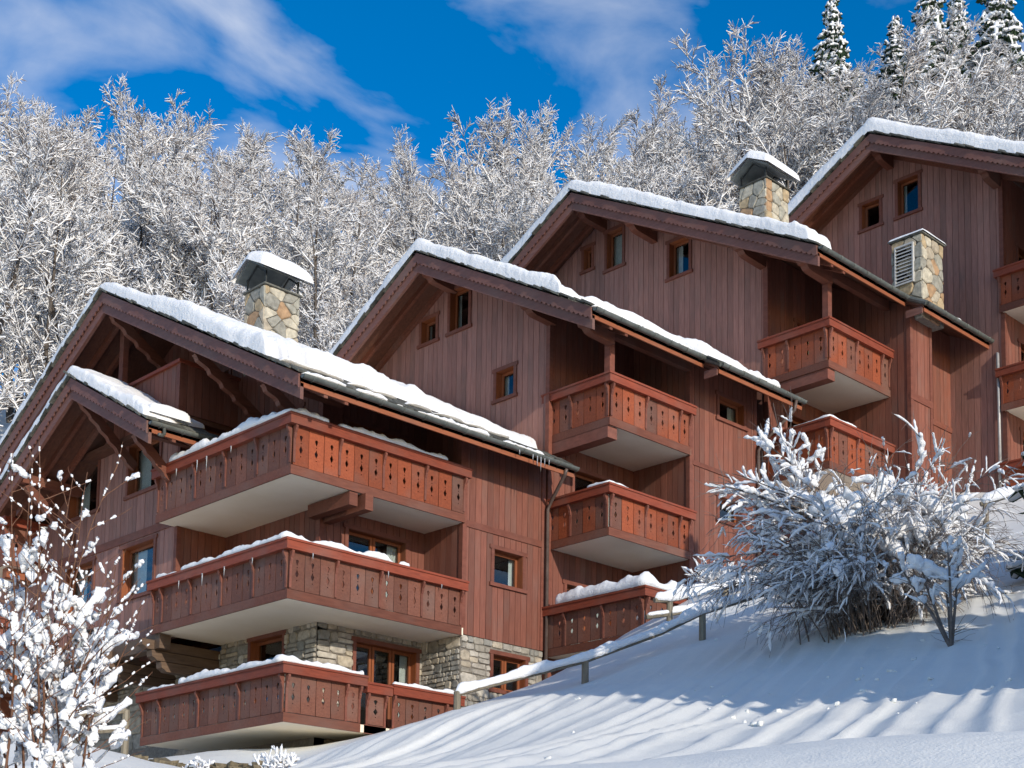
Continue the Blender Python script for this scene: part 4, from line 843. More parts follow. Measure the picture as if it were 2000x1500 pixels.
# ------------------------------------------------------------------ fences
def fence(label, posts, rails, snow):
    f = empty('fence', posts[0], label, 'fence')
    for x, y, z1 in posts:
        z0 = zt1(x, y)-0.3; MB().tube([(x, y, z0), (x, y, z1-0.02), (x, y, z1)], [0.075, 0.07, 0.055], 8).obj('post', M_['post'], f)
    for p in rails:
        MB().tube(p, 0.058, 7).obj('rail', M_['post'], f)
    for i, (p, w, h, lb) in enumerate(snow): snow_ridge('fence_snow', lb, p, w, h, 30+i+int(posts[0][0]*3), minh=0.6, freq=0.8, low=0.3)
A = lambda *q: tuple(float(t) for t in atd(*q))
tp = [A(888, 1356, 29.2), A(1010, 1324, 29.6), A(1143, 1290, 30), A(1290, 1236, 30.7), A(1372, 1196, 31), A(1530, 1148, 31.5), A(1640, 1120, 31.9)]
fence('snow-laden wooden fence climbing the slope in front of the nearest chalet', [(*A(893, 1360, 29.2)[:2], A(893, 1350, 29.2)[2]), (*A(1143, 1300, 30)[:2], A(1143, 1276, 30)[2]), (*A(1372, 1200, 31)[:2], A(1372, 1180, 31)[2]), (*A(1560, 1160, 31.6)[:2], A(1560, 1132, 31.6)[2])],
      [tp], [([Vector(p)+Vector((0, 0, 0.03)) for p in tp], 0.1, 0.2, 'long roll of snow on the rail of the slope fence')])
t2 = [A(1278, 1172, 32.8), A(1308, 1172, 33), A(1416, 1148, 34), A(1520, 1127, 35), A(1640, 1100, 36)]; t3 = [A(1262, 1205, 32.8), A(1308, 1199, 33), A(1380, 1186, 33.6)]
fence('short upper fence behind the slope fence beside the terrace', [(*A(1308, 1190, 33)[:2], A(1308, 1160, 33)[2]), (*A(1416, 1160, 34)[:2], A(1416, 1137, 34)[2])],
      [t2, t3], [([Vector(p)+Vector((0, 0, 0.03)) for p in t2], 0.1, 0.22, 'drooping snow on the top rail of the upper fence'), ([Vector(p)+Vector((0, 0, 0.03)) for p in t3], 0.075, 0.12, 'snow on the lower rail of the upper fence')])
t4 = [A(1915, 985, 34), A(2060, 940, 34)]
fence('fence rail under thick snow beside the big shrub at the right edge', [(*A(1925, 985, 34)[:2], A(1925, 968, 34)[2]), (*A(2040, 960, 34)[:2], A(2040, 940, 34)[2])], [t4], [([Vector(p)+Vector((0, 0, 0.03)) for p in t4], 0.13, 0.26, 'thick snow roll on the rail at the right edge')])
t5 = [A(40, 1408, 27), A(245, 1388, 28)]; t6 = [A(40, 1440, 27), A(245, 1424, 28)]
fence('low weathered fence by the entrance behind the left shrub', [(*A(246, 1400, 28)[:2], A(246, 1386, 28)[2]), (*A(90, 1400, 27.2)[:2], A(90, 1388, 27.2)[2])], [t5, t6], [([Vector(p)+Vector((0, 0, 0.03)) for p in t5], 0.07, 0.07, 'snow on the top rail of the entrance fence'), ([Vector(p)+Vector((0, 0, 0.03)) for p in t6], 0.07, 0.08, 'snow on the lower rail of the entrance fence')])
# ------------------------------------------------------------------ icicles
ic = MB().tube([(0, 0, 0), (0.003, 0, -0.1), (0, 0.002, -0.22), (0, 0, -0.34)], [0.016, 0.012, 0.007, 0.001], 6).mesh('icicle', M_['ice'], True)
def icicles(label, group, spots):
    for x, y, z, s in spots: tag(shared('icicle', ic, None, Matrix.Translation((x, y, z))@Matrix.Diagonal((1, 1, s, 1))), label, 'icicle', group)
icicles('icicle hanging from the left rail of the top balcony of the nearest chalet', 'icicles on the top balcony', [(18.02, y, 11.27, s) for y, s in ((30.2, .6), (29.3, .9), (28.9, 1.1), (27.9, .5), (30.7, .4))])
icicles('icicle hanging from the middle balcony rail of the nearest chalet', 'icicles on the middle balcony', [(18.02, y, 8.51, s) for y, s in ((29.9, .6), (28.9, .9), (28.0, .7), (26.9, .5))]+[(x, 25.61, 8.51, s) for x, s in ((18.7, .5), (20.8, .5), (22.4, .4))])
icicles('icicle under the snow at the lower end of the nearest gutter', 'icicles on the nearest gutter', [(x, 24.62, 11.88, s) for x, s in ((24.5, .8), (24.62, 1.1), (24.75, .6), (24.35, .5), (24.9, .5), (23.9, .4))])
# ------------------------------------------------------------------ vegetation
def rings(P0, P1, r0, r1, n, up=None, flat=1.0):
    """tubes for many segments at once; returns vertices and quads"""
    P0 = np.asarray(P0); P1 = np.asarray(P1); T = P1-P0; L = np.linalg.norm(T, axis=1, keepdims=True); T = T/np.maximum(L, 1e-6)
    ref = np.where(np.abs(T[:, 2:3]) > 0.97, np.array([[1.0, 0, 0]]), np.array([[0, 0, 1.0]]))
    A = np.cross(T, ref); A /= np.maximum(np.linalg.norm(A, axis=1, keepdims=True), 1e-6); B = np.cross(A, T)
    ang = 2*np.pi*np.arange(n)/n+np.pi/4; ca, sa = np.cos(ang), np.sin(ang)*flat
    off = A[:, None, :]*ca[None, :, None]+B[:, None, :]*sa[None, :, None]
    V0 = P0[:, None, :]+off*np.asarray(r0)[:, None, None]; V1 = P1[:, None, :]+off*np.asarray(r1)[:, None, None]
    V = np.concatenate([V0, V1], 1).reshape(-1, 3); m = len(P0); base = (np.arange(m)*2*n)[:, None]
    k = np.arange(n); q = np.stack([k, (k+1) % n, n+(k+1) % n, n+k], -1)
    return V, (base[:, :, None]+q[None]).reshape(-1, 4)
def cat(parts):
    V, Fq, o = [], [], 0
    for v, f in parts: V.append(v); Fq.append(f+o); o += len(v)
    return np.concatenate(V), np.concatenate(Fq)
class Grow:
    def __init__(s, seed): s.r = np.random.default_rng(seed); s.seg = []
    def branch(s, p, d, L, r, lev, k, trop=0.0, wob=0.15, tip=0.35):
        pts = [np.array(p, float)]; d = np.array(d, float); d /= np.linalg.norm(d); dirs = []
        for i in range(k):
            d = d+s.r.normal(0, wob, 3)+np.array([0, 0, trop]); d /= np.linalg.norm(d); dirs.append(d.copy()); pts.append(pts[-1]+d*L/k)
        for i in range(k):
            ra = r*(1-(1-tip)*i/k); rb = r*(1-(1-tip)*(i+1)/k); s.seg.append((pts[i], pts[i+1], ra, rb, lev))
        return pts, dirs
    def side(s, d, ang):
        a = np.cross(d, s.r.normal(0, 1, 3)); a /= np.linalg.norm(a); return d*math.cos(ang)+a*math.sin(ang)
    def arrays(s, sel=None):
        q = [t for t in s.seg if sel is None or sel(t[4])]
        return np.array([t[0] for t in q]), np.array([t[1] for t in q]), np.array([t[2] for t in q]), np.array([t[3] for t in q]), np.array([t[4] for t in q])
def tree_parts(seed, H=11.0, stems=2, spread=0.42, narrow=1.0):
    g = Grow(seed); r = g.r
    for st in range(stems):
        lean = r.normal(0, 0.10 if stems > 1 else 0.04, 2); hs = H*(1 if st == 0 else r.uniform(0.72, 0.95))
        pts, dirs = g.branch((r.normal(0, .15), r.normal(0, .15), -0.6), (lean[0], lean[1], 1), hs, 0.012*hs*1.05, 0, 9, 0.06, 0.05, 0.12)
        nl = 17 if stems > 1 else 24
        for i in range(nl):
            f = 0.2+0.78*(i+r.random())/nl; j = min(int(f*9), 8); q = pts[j]+(pts[j+1]-pts[j])*(f*9-j)
            Ll = hs*spread*narrow*(1-0.62*f)*r.uniform(0.7, 1.2)+0.3
            az = r.uniform(0, 2*math.pi); el = R_(r.uniform(28, 55)+18*f)
            d = np.array([math.cos(az)*math.cos(el), math.sin(az)*math.cos(el), math.sin(el)])
            lp, ld = g.branch(q, d, Ll, 0.028*(1-f*0.5), 1, 5, 0.05, 0.11, 0.35)
            nb = int(5+Ll*3.2)
            for b in range(nb):
                fb = 0.22+0.78*(b+r.random())/nb; jb = min(int(fb*5), 4); qb = lp[jb]+(lp[jb+1]-lp[jb])*(fb*5-jb)
                Lb = (0.5+0.3*Ll*(1-fb))*r.uniform(0.6, 1.1)
                bp, bd = g.branch(qb, g.side(ld[jb], R_(r.uniform(30, 65)))+np.array([0, 0, 0.15]), Lb, 0.014, 2, 3, 0.03, 0.16, 0.5)
                nt_ = int(7+Lb*12)
                for t in range(nt_):
                    ft = 0.15+0.85*(t+r.random())/nt_; jt = min(int(ft*3), 2); qt = bp[jt]+(bp[jt+1]-bp[jt])*(ft*3-jt)
                    g.branch(qt, g.side(bd[jt], R_(r.uniform(25, 70)))+np.array([0, 0, 0.1]), r.uniform(0.14, 0.34), 0.0085, 3, 1, 0, 0.1, 0.5)
    a0, a1, r0, r1, lv = g.arrays(lambda l: l <= 1); trunk = rings(a0, a1, r0, r1, 5)
    b0, b1, s0, s1, _ = g.arrays(lambda l: l >= 2); twig = rings(b0, b1, s0, s1, 3)
    P0, P1, ra, rb, lv = g.arrays(lambda l: l >= 1)
    t = P1-P0; hz = np.sqrt(np.maximum(0, 1-(t[:, 2]/np.maximum(np.linalg.norm(t, axis=1), 1e-6))**2))
    keep = (hz > 0.28) & (r.random(len(P0)) < np.array([0, 0.92, 0.85, 0.78])[lv]) & (P0[:, 2] < H*1.2)
    fade = np.clip((1.04*H-P0[:, 2])/(0.22*H), 0.6, 1)            # the highest tips have shed some
    P0, P1, ra, rb, lv, hz, fade = P0[keep], P1[keep], ra[keep], rb[keep], lv[keep], hz[keep], fade[keep]
    sn = np.array([0, 0.038, 0.029, 0.022])[lv]*r.uniform(0.6, 1.5, len(lv))*(0.55+0.45*hz)*fade
    o = np.zeros_like(P0); o[:, 2] = np.maximum(ra, rb)*0.7+sn*0.45
    e = (P1-P0)*0.06
    snow = rings(P0+o-e, P1+o+e*0.5, sn*r.uniform(0.7, 1.1, len(sn)), sn*r.uniform(0.45, 1.0, len(sn)), 4, flat=0.85)
    return trunk, twig, snow
def as_parts(tag_, trunk, twig, snow, twm='twig'):
    return [('trunk', npmesh(tag_+'_trunk', *trunk, M_['bark'])), ('crown', npmesh(tag_+'_twigs', *twig, M_[twm], False)), ('snow', npmesh(tag_+'_snow', *snow, M_['tsnow'], True))]
def spawn(name, parts, loc, rz, s, label, cat_, group=None, sxy=None):
    e = bpy.data.objects.new(name, None); e.empty_display_size = 0.3; sc.collection.objects.link(e)
    e.location = [float(t) for t in loc]; e.rotation_euler = (0, 0, rz); e.scale = (sxy or s, sxy or s, s); tag(e, label, cat_, group)
    for n, me in parts:
        o = bpy.data.objects.new(n, me); sc.collection.objects.link(o); o.parent = e
        if n in ('crown', 'snow'): o['kind'] = 'stuff'
    return e
VAR = [as_parts('frosted_tree', *tree_parts(100+i, 11, st, sp, nw), 'twig') for i, (st, sp, nw) in enumerate([(3, 0.4, 1), (2, 0.45, 1), (1, 0.44, 1), (3, 0.36, 0.9), (2, 0.4, 0.8), (1, 0.38, 0.85), (4, 0.36, 1), (2, 0.5, 1)])]
SKY_X = [-200, 0, 60, 150, 260, 330, 420, 560, 640, 760, 830, 900, 980, 1060, 1150, 1250, 1300, 1400, 1470, 1560, 1640, 1720, 1800, 1900, 2000, 2200]
SKY_Y = [170, 190, 205, 150, 185, 235, 245, 235, 285, 320, 255, 270, 200, 230, 240, 212, 180, 150, 85, 70, 90, 110, 130, 110, 100, 100]
SIL_X = [-200, 0, 205, 480, 640, 815, 1000, 1120, 1540, 1700, 2000, 2200]; SIL_Y = [1000, 830, 545, 620, 640, 465, 480, 350, 385, 235, 250, 260]
def zfor(P, ytop):                       # height above P that shows at picture row ytop
    lo, hi = -5.0, 140.0
    for _ in range(40):
        m = (lo+hi)/2
        if topx(np.array([P[0], P[1], m]))[1] > ytop: lo = m
        else: hi = m
    return lo
REG = [(200, 'left of the nearest gable peak'), (480, 'above the roof of the nearest chalet'), (815, 'between the nearest chimney and the second gable'), (1120, 'above the second roof'), (1540, 'above the third roof'), (9999, 'around the roof of the highest chalet')]
def tree_label(px):
    w = next(t for x, t in REG if px < x); return 'bare tree coated in snow on the hillside '+w, 'tree', 'frosted trees '+w
rt = random.Random(11); nrow = 0
for k, (d, sp) in enumerate(((44, 2.7), (48.5, 2.8), (54, 2.9), (61, 2.9), (69, 3.0), (78, 3.1), (88, 3.4))):
    px = -190+rt.uniform(0, 60)
    while px < 2190:
        dd = d+rt.uniform(-2, 2); P = atd(px, 1850, dd); zb = float(zg(np.array([P[0]]), np.array([P[1]]))[0])
        ytop = np.interp(px, SKY_X, SKY_Y)+(6-k)*22+rt.uniform(-12, 50); zt_ = zfor(P, ytop)
        h = min(max(zt_-zb, 6.0), 18.5); top = topx(np.array([P[0], P[1], zb+h]))[1]
        inside = any(a-2.6 < P[0] < b+2.6 and P[1] < c+2.8 for a, b, c in ((18, 26, 42), (26, 32.6, 36.5), (32.6, 39.6, 38), (38, 46, 32.4)))
        if top < np.interp(px, SIL_X, SIL_Y)-20 and not inside:
            v = rt.randrange(8); s = h/11.3
            spawn('frosted_tree', VAR[v], (P[0], P[1], zb), rt.uniform(0, 6.28), s, *tree_label(px), sxy=min(s, 1.25)*rt.uniform(0.9, 1.15))
        px += sp*F_PX/dd*rt.uniform(0.75, 1.25)
for px, yt, d in ((1600, 140, 60), (1668, 150, 62), (1725, 165, 59), (1775, 150, 63), (1822, 175, 60), (1868, 150, 62), (1915, 165, 59), (1962, 140, 61), (2010, 160, 60)):
    P = atd(px, 1850, d); zb = float(zg(np.array([P[0]]), np.array([P[1]]))[0]); h = max(zfor(P, yt)-zb, 6); spawn('frosted_tree', VAR[rt.randrange(8)], (P[0], P[1], zb), rt.uniform(0, 6.28), h/11.3, *tree_label(px), sxy=min(h/11.3, 1.2)*1.1)
# spruces
def spruce_parts(seed, H=12.0, wid=0.2, droop=0.35, step=0.32):
    r = np.random.default_rng(seed); nv, nf, no = [], [], 0; S0, S1, R0, R1 = [], [], [], []
    z = H*0.06
    while z < H-0.25:
        L = (H-z)*wid+0.16; nb = 7 if L > 0.6 else 5; a0 = r.uniform(0, 6.28)
        for b in range(nb):
            az = a0+2*math.pi*b/nb+r.normal(0, 0.15); l = L*r.uniform(0.55, 1.25); up = 0.25*(z/H); k = 4
            h = np.array([math.cos(az), math.sin(az), 0]); sd = np.array([-math.sin(az), math.cos(az), 0])
            P = [np.array([0, 0, z+r.normal(0, 0.16)])+h*l*i/k+np.array([0, 0, l*(up*i/k-droop*(i/k)**1.6)]) for i in range(k+1)]
            for i in range(k):
                w = 0.30*l*(1-0.55*i/k)*r.uniform(0.7, 1.2)+0.06
                for s_ in (-1, 1):
                    m = (P[i]+P[i+1])/2; tipp = m+sd*s_*w+h*w*0.55+np.array([0, 0, -0.35*w+r.normal(0, 0.03)])
                    q = [P[i], P[i+1], tipp+h*0.07, tipp-h*0.05-np.array([0, 0, 0.04])]; nv += q; nf.append((no, no+1, no+2, no+3)); no += 4
                    q = [P[i]+np.array([0, 0, -0.02]), P[i+1], m+sd*s_*w*0.5+np.array([0, 0, -0.5*w-0.05]), m+sd*s_*w*0.2+np.array([0, 0, -0.45*w-0.08])]; nv += q; nf.append((no, no+1, no+2, no+3)); no += 4
                    if r.random() < 0.8:
                        S0.append(m+np.array([0, 0, 0.03])); S1.append(tipp+np.array([0, 0, 0.035])); q_ = w*0.26+0.045; R0.append(q_); R1.append(q_*0.6)
                if r.random() < 0.85 and i > 0:
                    S0.append(P[i]+np.array([0, 0, 0.05])); S1.append(P[i+1]+np.array([0, 0, 0.03])); q_ = (0.055+0.06*l*(1-0.5*i/k))*r.uniform(0.7, 1.3); R0.append(q_); R1.append(q_*0.8)
        z += step*r.uniform(0.8, 1.2)*(0.6+0.4*(H-z)/H)
    tr = rings([np.array([0, 0, -0.5]), np.array([0, 0, H*0.5])], [np.array([0, 0, H*0.5]), np.array([0, 0, H])], [0.012*H, 0.007*H], [0.007*H, 0.01], 7)
    sn = rings(S0, S1, R0, R1, 6, flat=0.6)
    # close the ends with smaller rings
    S0, S1, R0, R1 = map(np.array, (S0, S1, R0, R1)); dv = S1-S0
    c1 = rings(S1, S1+dv*0.14, R1, R1*0.25, 6, flat=0.6); c0 = rings(S0-dv*0.1, S0, R0*0.3, R0, 6, flat=0.6)
    return [('trunk', npmesh('spruce_trunk', *tr, M_['bark'])), ('crown', npmesh('spruce_needles', np.array(nv), np.array(nf), M_['needle'], False)), ('snow', npmesh('spruce_snow', *cat([sn, c1, c0]), M_['tsnow']))]
SP = [spruce_parts(5, wid=0.27, step=0.5), spruce_parts(6, wid=0.34, step=0.52, droop=0.45), spruce_parts(7, wid=0.22, step=0.48)]
def spruce(px, ytop, d, v, label, hmin=9.0):
    P = atd(px, 1850, d); zb = float(zg(np.array([P[0]]), np.array([P[1]]))[0]); zt_ = zfor(P, ytop); h = max(zt_-zb, hmin)
    spawn('spruce', SP[v], (P[0], P[1], zt_-h), px*0.7, h/12.0, label, 'spruce', sxy=min(h/12.0, 1.25))
spruce(1640, -2, 71, 0, 'lone snow-dusted spruce rising above the wood left of the other spruces'); spruce(1772, 28, 74, 2, 'slender spruce top between the lone spruce and the tall ones')
spruce(1848, -45, 70, 1, 'tall broad snow-laden spruce cut off by the top edge'); spruce(1900, -20, 76, 0, 'snow-laden spruce just right of the broad one'); spruce(1985, -70, 72, 1, 'rightmost spruce above the roof of the highest chalet')
NEAR = spruce_parts(9, 9.0, 0.27, 0.4, 0.3)
P = atd(2225, 1850, 26.5); spawn('spruce', NEAR, (P[0], P[1], zg(np.array([P[0]]), np.array([P[1]]))[0]), 0.4, 0.9, 'nearby spruce whose snowy branch tips reach in at the right edge', 'spruce')
for i, (x, y, tz) in enumerate(((16.2, 1.6, 11.6), (17.3, 2.6, 13.2), (18.4, 1.4, 13.4), (19.6, 2.4, 11.4), (20.8, 1.2, 10.3), (22.0, 2.4, 10.0), (23.3, 1.2, 10.4), (24.8, 2.0, 11.2), (26.4, 2.2, 13.8), (28.2, 1.2, 14.4))):
    zb = float(zg(np.array([x]), np.array([y]))[0]); spawn('spruce', NEAR, (x, y, zb), i*1.3, max(tz-zb, 4)/9.0, 'young spruce standing right of the picture whose shadow crosses the slope', 'spruce', 'spruces shading the slope', sxy=max(tz-zb, 4)/9.0*1.25)

# shrubs with lumps of snow
def lumps(paths, rad, seed, n=8, step=0.05):
    """snow sausages: list of point lists with a peak radius each"""
    r = np.random.default_rng(seed); out_ = []
    for pts, R0 in zip(paths, rad):
        n = 8 if R0 > 0.045 else 6 if R0 > 0.02 else 5; mm = 16 if R0 > 0.045 else 9 if R0 > 0.02 else 6
        pts = np.array(pts); s = np.r_[0, np.cumsum(np.linalg.norm(np.diff(pts, axis=0), axis=1))]
        if s[-1] < 0.02: continue
        m = max(5, min(mm, int(s[-1]/max(0.02, R0*0.4)))); u = np.linspace(0, s[-1], m+1)
        Q = np.stack([np.interp(u, s, pts[:, i]) for i in range(3)], -1)
        t = u/s[-1]; pr = np.clip(1-np.abs(2*t-1)**6, 0, 1)**0.5; ph = r.uniform(0, 50)
        rr = R0*pr*(0.85+0.75*np.array([mnoise.noise(Vector((ph+q/(R0*2.6), 0, 0))) for q in u])); rr = np.maximum(rr, 0.002)
        Q[:, 2] += rr*0.75
        T = np.gradient(Q, axis=0); T /= np.maximum(np.linalg.norm(T, axis=1, keepdims=True), 1e-6)
        ref = np.where(np.abs(T[:, 2:3]) > 0.95, np.array([[1.0, 0, 0]]), np.array([[0, 0, 1.0]])); A = np.cross(T, ref); A /= np.maximum(np.linalg.norm(A, axis=1, keepdims=True), 1e-6); B = np.cross(A, T)
        an = 2*np.pi*np.arange(n)/n
        wob = 1+0.45*np.array([[mnoise.noise(Vector((ph+u[i]*9, math.cos(a)*1.3, math.sin(a)*1.3+ph))) for a in an] for i in range(m+1)])
        V = Q[:, None]+(A[:, None]*np.cos(an)[None, :, None]*0.9+B[:, None]*np.sin(an)[None, :, None]*1.05)*(rr[:, None]*wob)[:, :, None]
        if R0 > 0.02:
            V = V+np.array([[tuple(mnoise.noise_vector(Vector(v)*(0.75/R0)+Vector((ph, 0, 0)))) for v in row] for row in V])*(0.7*np.minimum(rr, R0))[:, None, None]
        i, k = np.meshgrid(np.arange(m), np.arange(n), indexing='ij')
        Fq = np.stack([i*n+k, i*n+(k+1) % n, (i+1)*n+(k+1) % n, (i+1)*n+k], -1).reshape(-1, 4); out_.append((V.reshape(-1, 3), Fq))
    return cat(out_)
def shrub(name, label, loc, g, paths, rad, seed, twm='twig', stemlev=0):
    e = empty(name, loc, label, 'shrub')
    a0, a1, r0, r1, lv = g.arrays(lambda l: l <= stemlev); b0, b1, s0, s1, _ = g.arrays(lambda l: l > stemlev)
    for nm, me in (('stem', npmesh(name+'_stems', *rings(a0, a1, r0, r1, 6), M_[twm])), ('twigs', npmesh(name+'_twigs', *rings(b0, b1, s0, s1, 4), M_[twm])), ('snow', npmesh(name+'_snow', *lumps(paths, rad, seed), M_['snow']))):
        o = place(bpy.data.objects.new(nm, me), e); o['kind'] = 'stuff'
    return e
def sub(pts, f0, f1, m=6):
    pts = np.array(pts); s = np.linspace(0, 1, len(pts)); u = np.linspace(f0, f1, m); return np.stack([np.interp(u, s, pts[:, i]) for i in range(3)], -1)
RT2 = np.array([_k[0], _k[1], 0.0]); FW2 = np.array([_h[0], _h[1], 0.0]); ZZ = np.array([0, 0, 1.0])
# big shrub on the slope
def big_shrub():
    g = Grow(77); r = g.r; B = np.array(atd(1690, 1218, 27.3)); B[2] = zt1(B[0], B[1]); paths, rad = [], []
    for i in range(190):
        az = r.uniform(0, 2*math.pi); h = RT2*math.cos(az)*0.82+FW2*math.sin(az)*0.75
        p = B+h*r.uniform(0, 0.7)+RT2*r.normal(0.15, 0.3)-ZZ*0.35; el = R_(r.uniform(58, 89)); L = r.uniform(2.1, 4.0)
        d = h*math.cos(el)+ZZ*math.sin(el)
        pts, dirs = g.branch(p, d, L, 0.014, 0, 10, -0.09-0.13*r.random(), 0.09, 0.3)
        top = r.random()
        
        for q_ in range(4):
            f = r.uniform(0.3, 0.93); paths.append(sub(pts, f, min(1, f+r.uniform(0.04, 0.13)), 6)); rad.append(r.uniform(0.02, 0.085)*r.uniform(0.6, 1))
        for t in range(20):
            f = r.uniform(0.3, 1); j = min(int(f*10), 9); q = pts[j]+(pts[j+1]-pts[j])*(f*10-j)
            tp_, td = g.branch(q, g.side(dirs[j], R_(r.uniform(20, 55))), r.uniform(0.35, 0.95), 0.0065, 1, 4, -0.2, 0.13, 0.4)
            if r.random() < 0.5: paths.append(sub(tp_, r.uniform(0, 0.3), r.uniform(0.6, 1), 5)); rad.append(r.uniform(0.01, 0.045)*r.uniform(.6, 1))
            for u in range(2):
                jj = r.integers(0, 4); s2 = g.branch(tp_[jj], g.side(td[jj], R_(r.uniform(25, 60))), r.uniform(0.15, 0.4), 0.0045, 2, 2, -0.2, 0.15, 0.4)[0]
                if r.random() < 0.22: paths.append(s2); rad.append(r.uniform(0.01, 0.022))
    for i in range(110):                      # pillows of snow on the dome
        az = r.uniform(0, 2*math.pi); q = r.uniform(0, 1.3); c = B+RT2*(math.cos(az)*q*1.1+0.25)+FW2*(math.sin(az)*q*0.6-0.4)+ZZ*(2.1-0.42*q*q+r.normal(0, 0.28))
        w = RT2*r.normal(0, 0.22)-ZZ*abs(r.normal(0.1, 0.12))-FW2*0.1; paths.append([c-w, c+w*0.2+ZZ*0.04, c+w]); rad.append(r.uniform(0.07, 0.19))
    for i in range(260):                     # drooping skirt that hides the stems
        az = r.uniform(math.pi, 2*math.pi) if r.random() < 0.75 else r.uniform(0, math.pi); h = RT2*math.cos(az)*0.85+FW2*math.sin(az)*0.8; p = B+RT2*0.3+h*r.uniform(0.3, 0.95)+ZZ*r.uniform(0.55, 1.9)
        pts, dirs = g.branch(p, h*0.8+ZZ*r.uniform(-0.3, 0.6), r.uniform(0.6, 1.35), 0.008, 1, 7, -0.26, 0.11, 0.35)
        if r.random() < 0.85: paths.append(sub(pts, 0.0, r.uniform(0.35, 0.85), 7)); rad.append(r.uniform(0.014, 0.05))
        for t in range(5):
            j = r.integers(2, 7); g.branch(pts[j], g.side(dirs[j], R_(r.uniform(20, 50))), r.uniform(0.2, 0.45), 0.0045, 2, 3, -0.2, 0.14, 0.4)
    for i in range(12):                      # long arm reaching left towards the second chalet
        p = B-RT2*0.6+ZZ*r.uniform(1.9, 2.5); d = -RT2*1.0+ZZ*r.uniform(-0.02, 0.35)+FW2*r.normal(0, 0.25)
        pts, dirs = g.branch(p, d, r.uniform(1.5, 2.5), 0.02, 0, 8, 0.01, 0.07, 0.3)
        for q_ in range(3): f = r.uniform(0.1, 0.8); paths.append(sub(pts, f, f+r.uniform(0.08, 0.2), 6)); rad.append(r.uniform(0.03, 0.08))
        for t in range(11):
            f = r.uniform(0.3, 1); j = min(int(f*8), 7); tp_, td = g.branch(pts[j], g.side(dirs[j], R_(r.uniform(20, 60))), r.uniform(0.25, 0.8), 0.007, 1, 4, -0.02, 0.14, 0.4)
            if r.random() < 0.6: paths.append(sub(tp_, 0, r.uniform(0.5, 0.9), 5)); rad.append(r.uniform(0.018, 0.05))
    for i in range(9):                       # upright leader on the left
        p = B-RT2*1.1+ZZ*1.7; pts, dirs = g.branch(p, -RT2*r.uniform(-0.1, 0.45)+ZZ*1.1+FW2*r.normal(0, 0.15), r.uniform(1.6, 2.6), 0.017, 0, 8, 0.02, 0.08, 0.3); paths.append(sub(pts, 0.2, 0.85, 7)); rad.append(0.03)
        for t in range(10):
            j = r.integers(2, 8); tp_, td = g.branch(pts[j], g.side(dirs[j], R_(r.uniform(30, 60))), r.uniform(0.3, 0.7), 0.006, 1, 3, 0.0, 0.12, 0.4)
            if r.random() < 0.75: paths.append(sub(tp_, 0, r.uniform(0.5, 0.9), 5)); rad.append(r.uniform(0.02, 0.06))
    for i in range(26):                      # thin upright shoots with beads of snow
        p = B+RT2*r.uniform(-0.8, 1.9)+FW2*r.normal(0, 0.3)+ZZ*r.uniform(1.6, 2.2); pts, dirs = g.branch(p, RT2*r.normal(0.05, 0.3)+ZZ, r.uniform(0.7, 1.5), 0.008, 1, 6, 0.02, 0.07, 0.3)
        for t in range(4):
            f = r.uniform(0.3, 0.95); paths.append(sub(pts, f, min(1, f+r.uniform(0.04, 0.14)), 4)); rad.append(r.uniform(0.015, 0.045))
    shrub('snowy_shrub', 'big snow-laden shrub on the slope in front of the third chalet', B, g, paths, rad, 5)
big_shrub()
def small_shrub():
    g = Grow(31); r = g.r; B = np.array(atd(1858, 1266, 24)); B[2] = zt1(B[0], B[1])-0.05; paths, rad = [], []
    for dx, L in ((-0.5, 1.5), (-0.42, 1.35), (-0.12, 1.55), (0.0, 1.2), (0.12, 1.4)):
        pts, dirs = g.branch(B, RT2*dx+ZZ+FW2*r.normal(0, .1), L, 0.032, 0, 7, 0.01, 0.05, 0.45)
        for t in range(13):
            j = r.integers(3, 7); tp_, td = g.branch(pts[j+1], g.side(dirs[j], R_(r.uniform(35, 80))), r.uniform(0.25, 0.8), 0.007, 1, 4, 0.0, 0.15, 0.4)
            if r.random() < 0.6: paths.append(sub(tp_, 0, r.uniform(0.4, 0.9), 5)); rad.append(r.uniform(0.02, 0.06))
    for i in range(8):
        c = B+RT2*r.normal(-0.3, 0.18)+ZZ*r.uniform(0.9, 1.5); w = RT2*r.normal(0, 0.15)+ZZ*r.normal(0, 0.1); paths.append([c-w, c, c+w]); rad.append(r.uniform(0.06, 0.1))
    for t in range(14): g.branch(B+ZZ*r.uniform(0.05, 0.3), RT2*r.normal(0, 1)+ZZ*0.4+FW2*r.normal(0, .5), r.uniform(0.3, 0.6), 0.006, 1, 4, 0, 0.15, 0.4)
    shrub('snowy_shrub', 'small leaning shrub with bare forked stems at the foot of the big shrub', B, g, paths, rad, 8)
small_shrub()
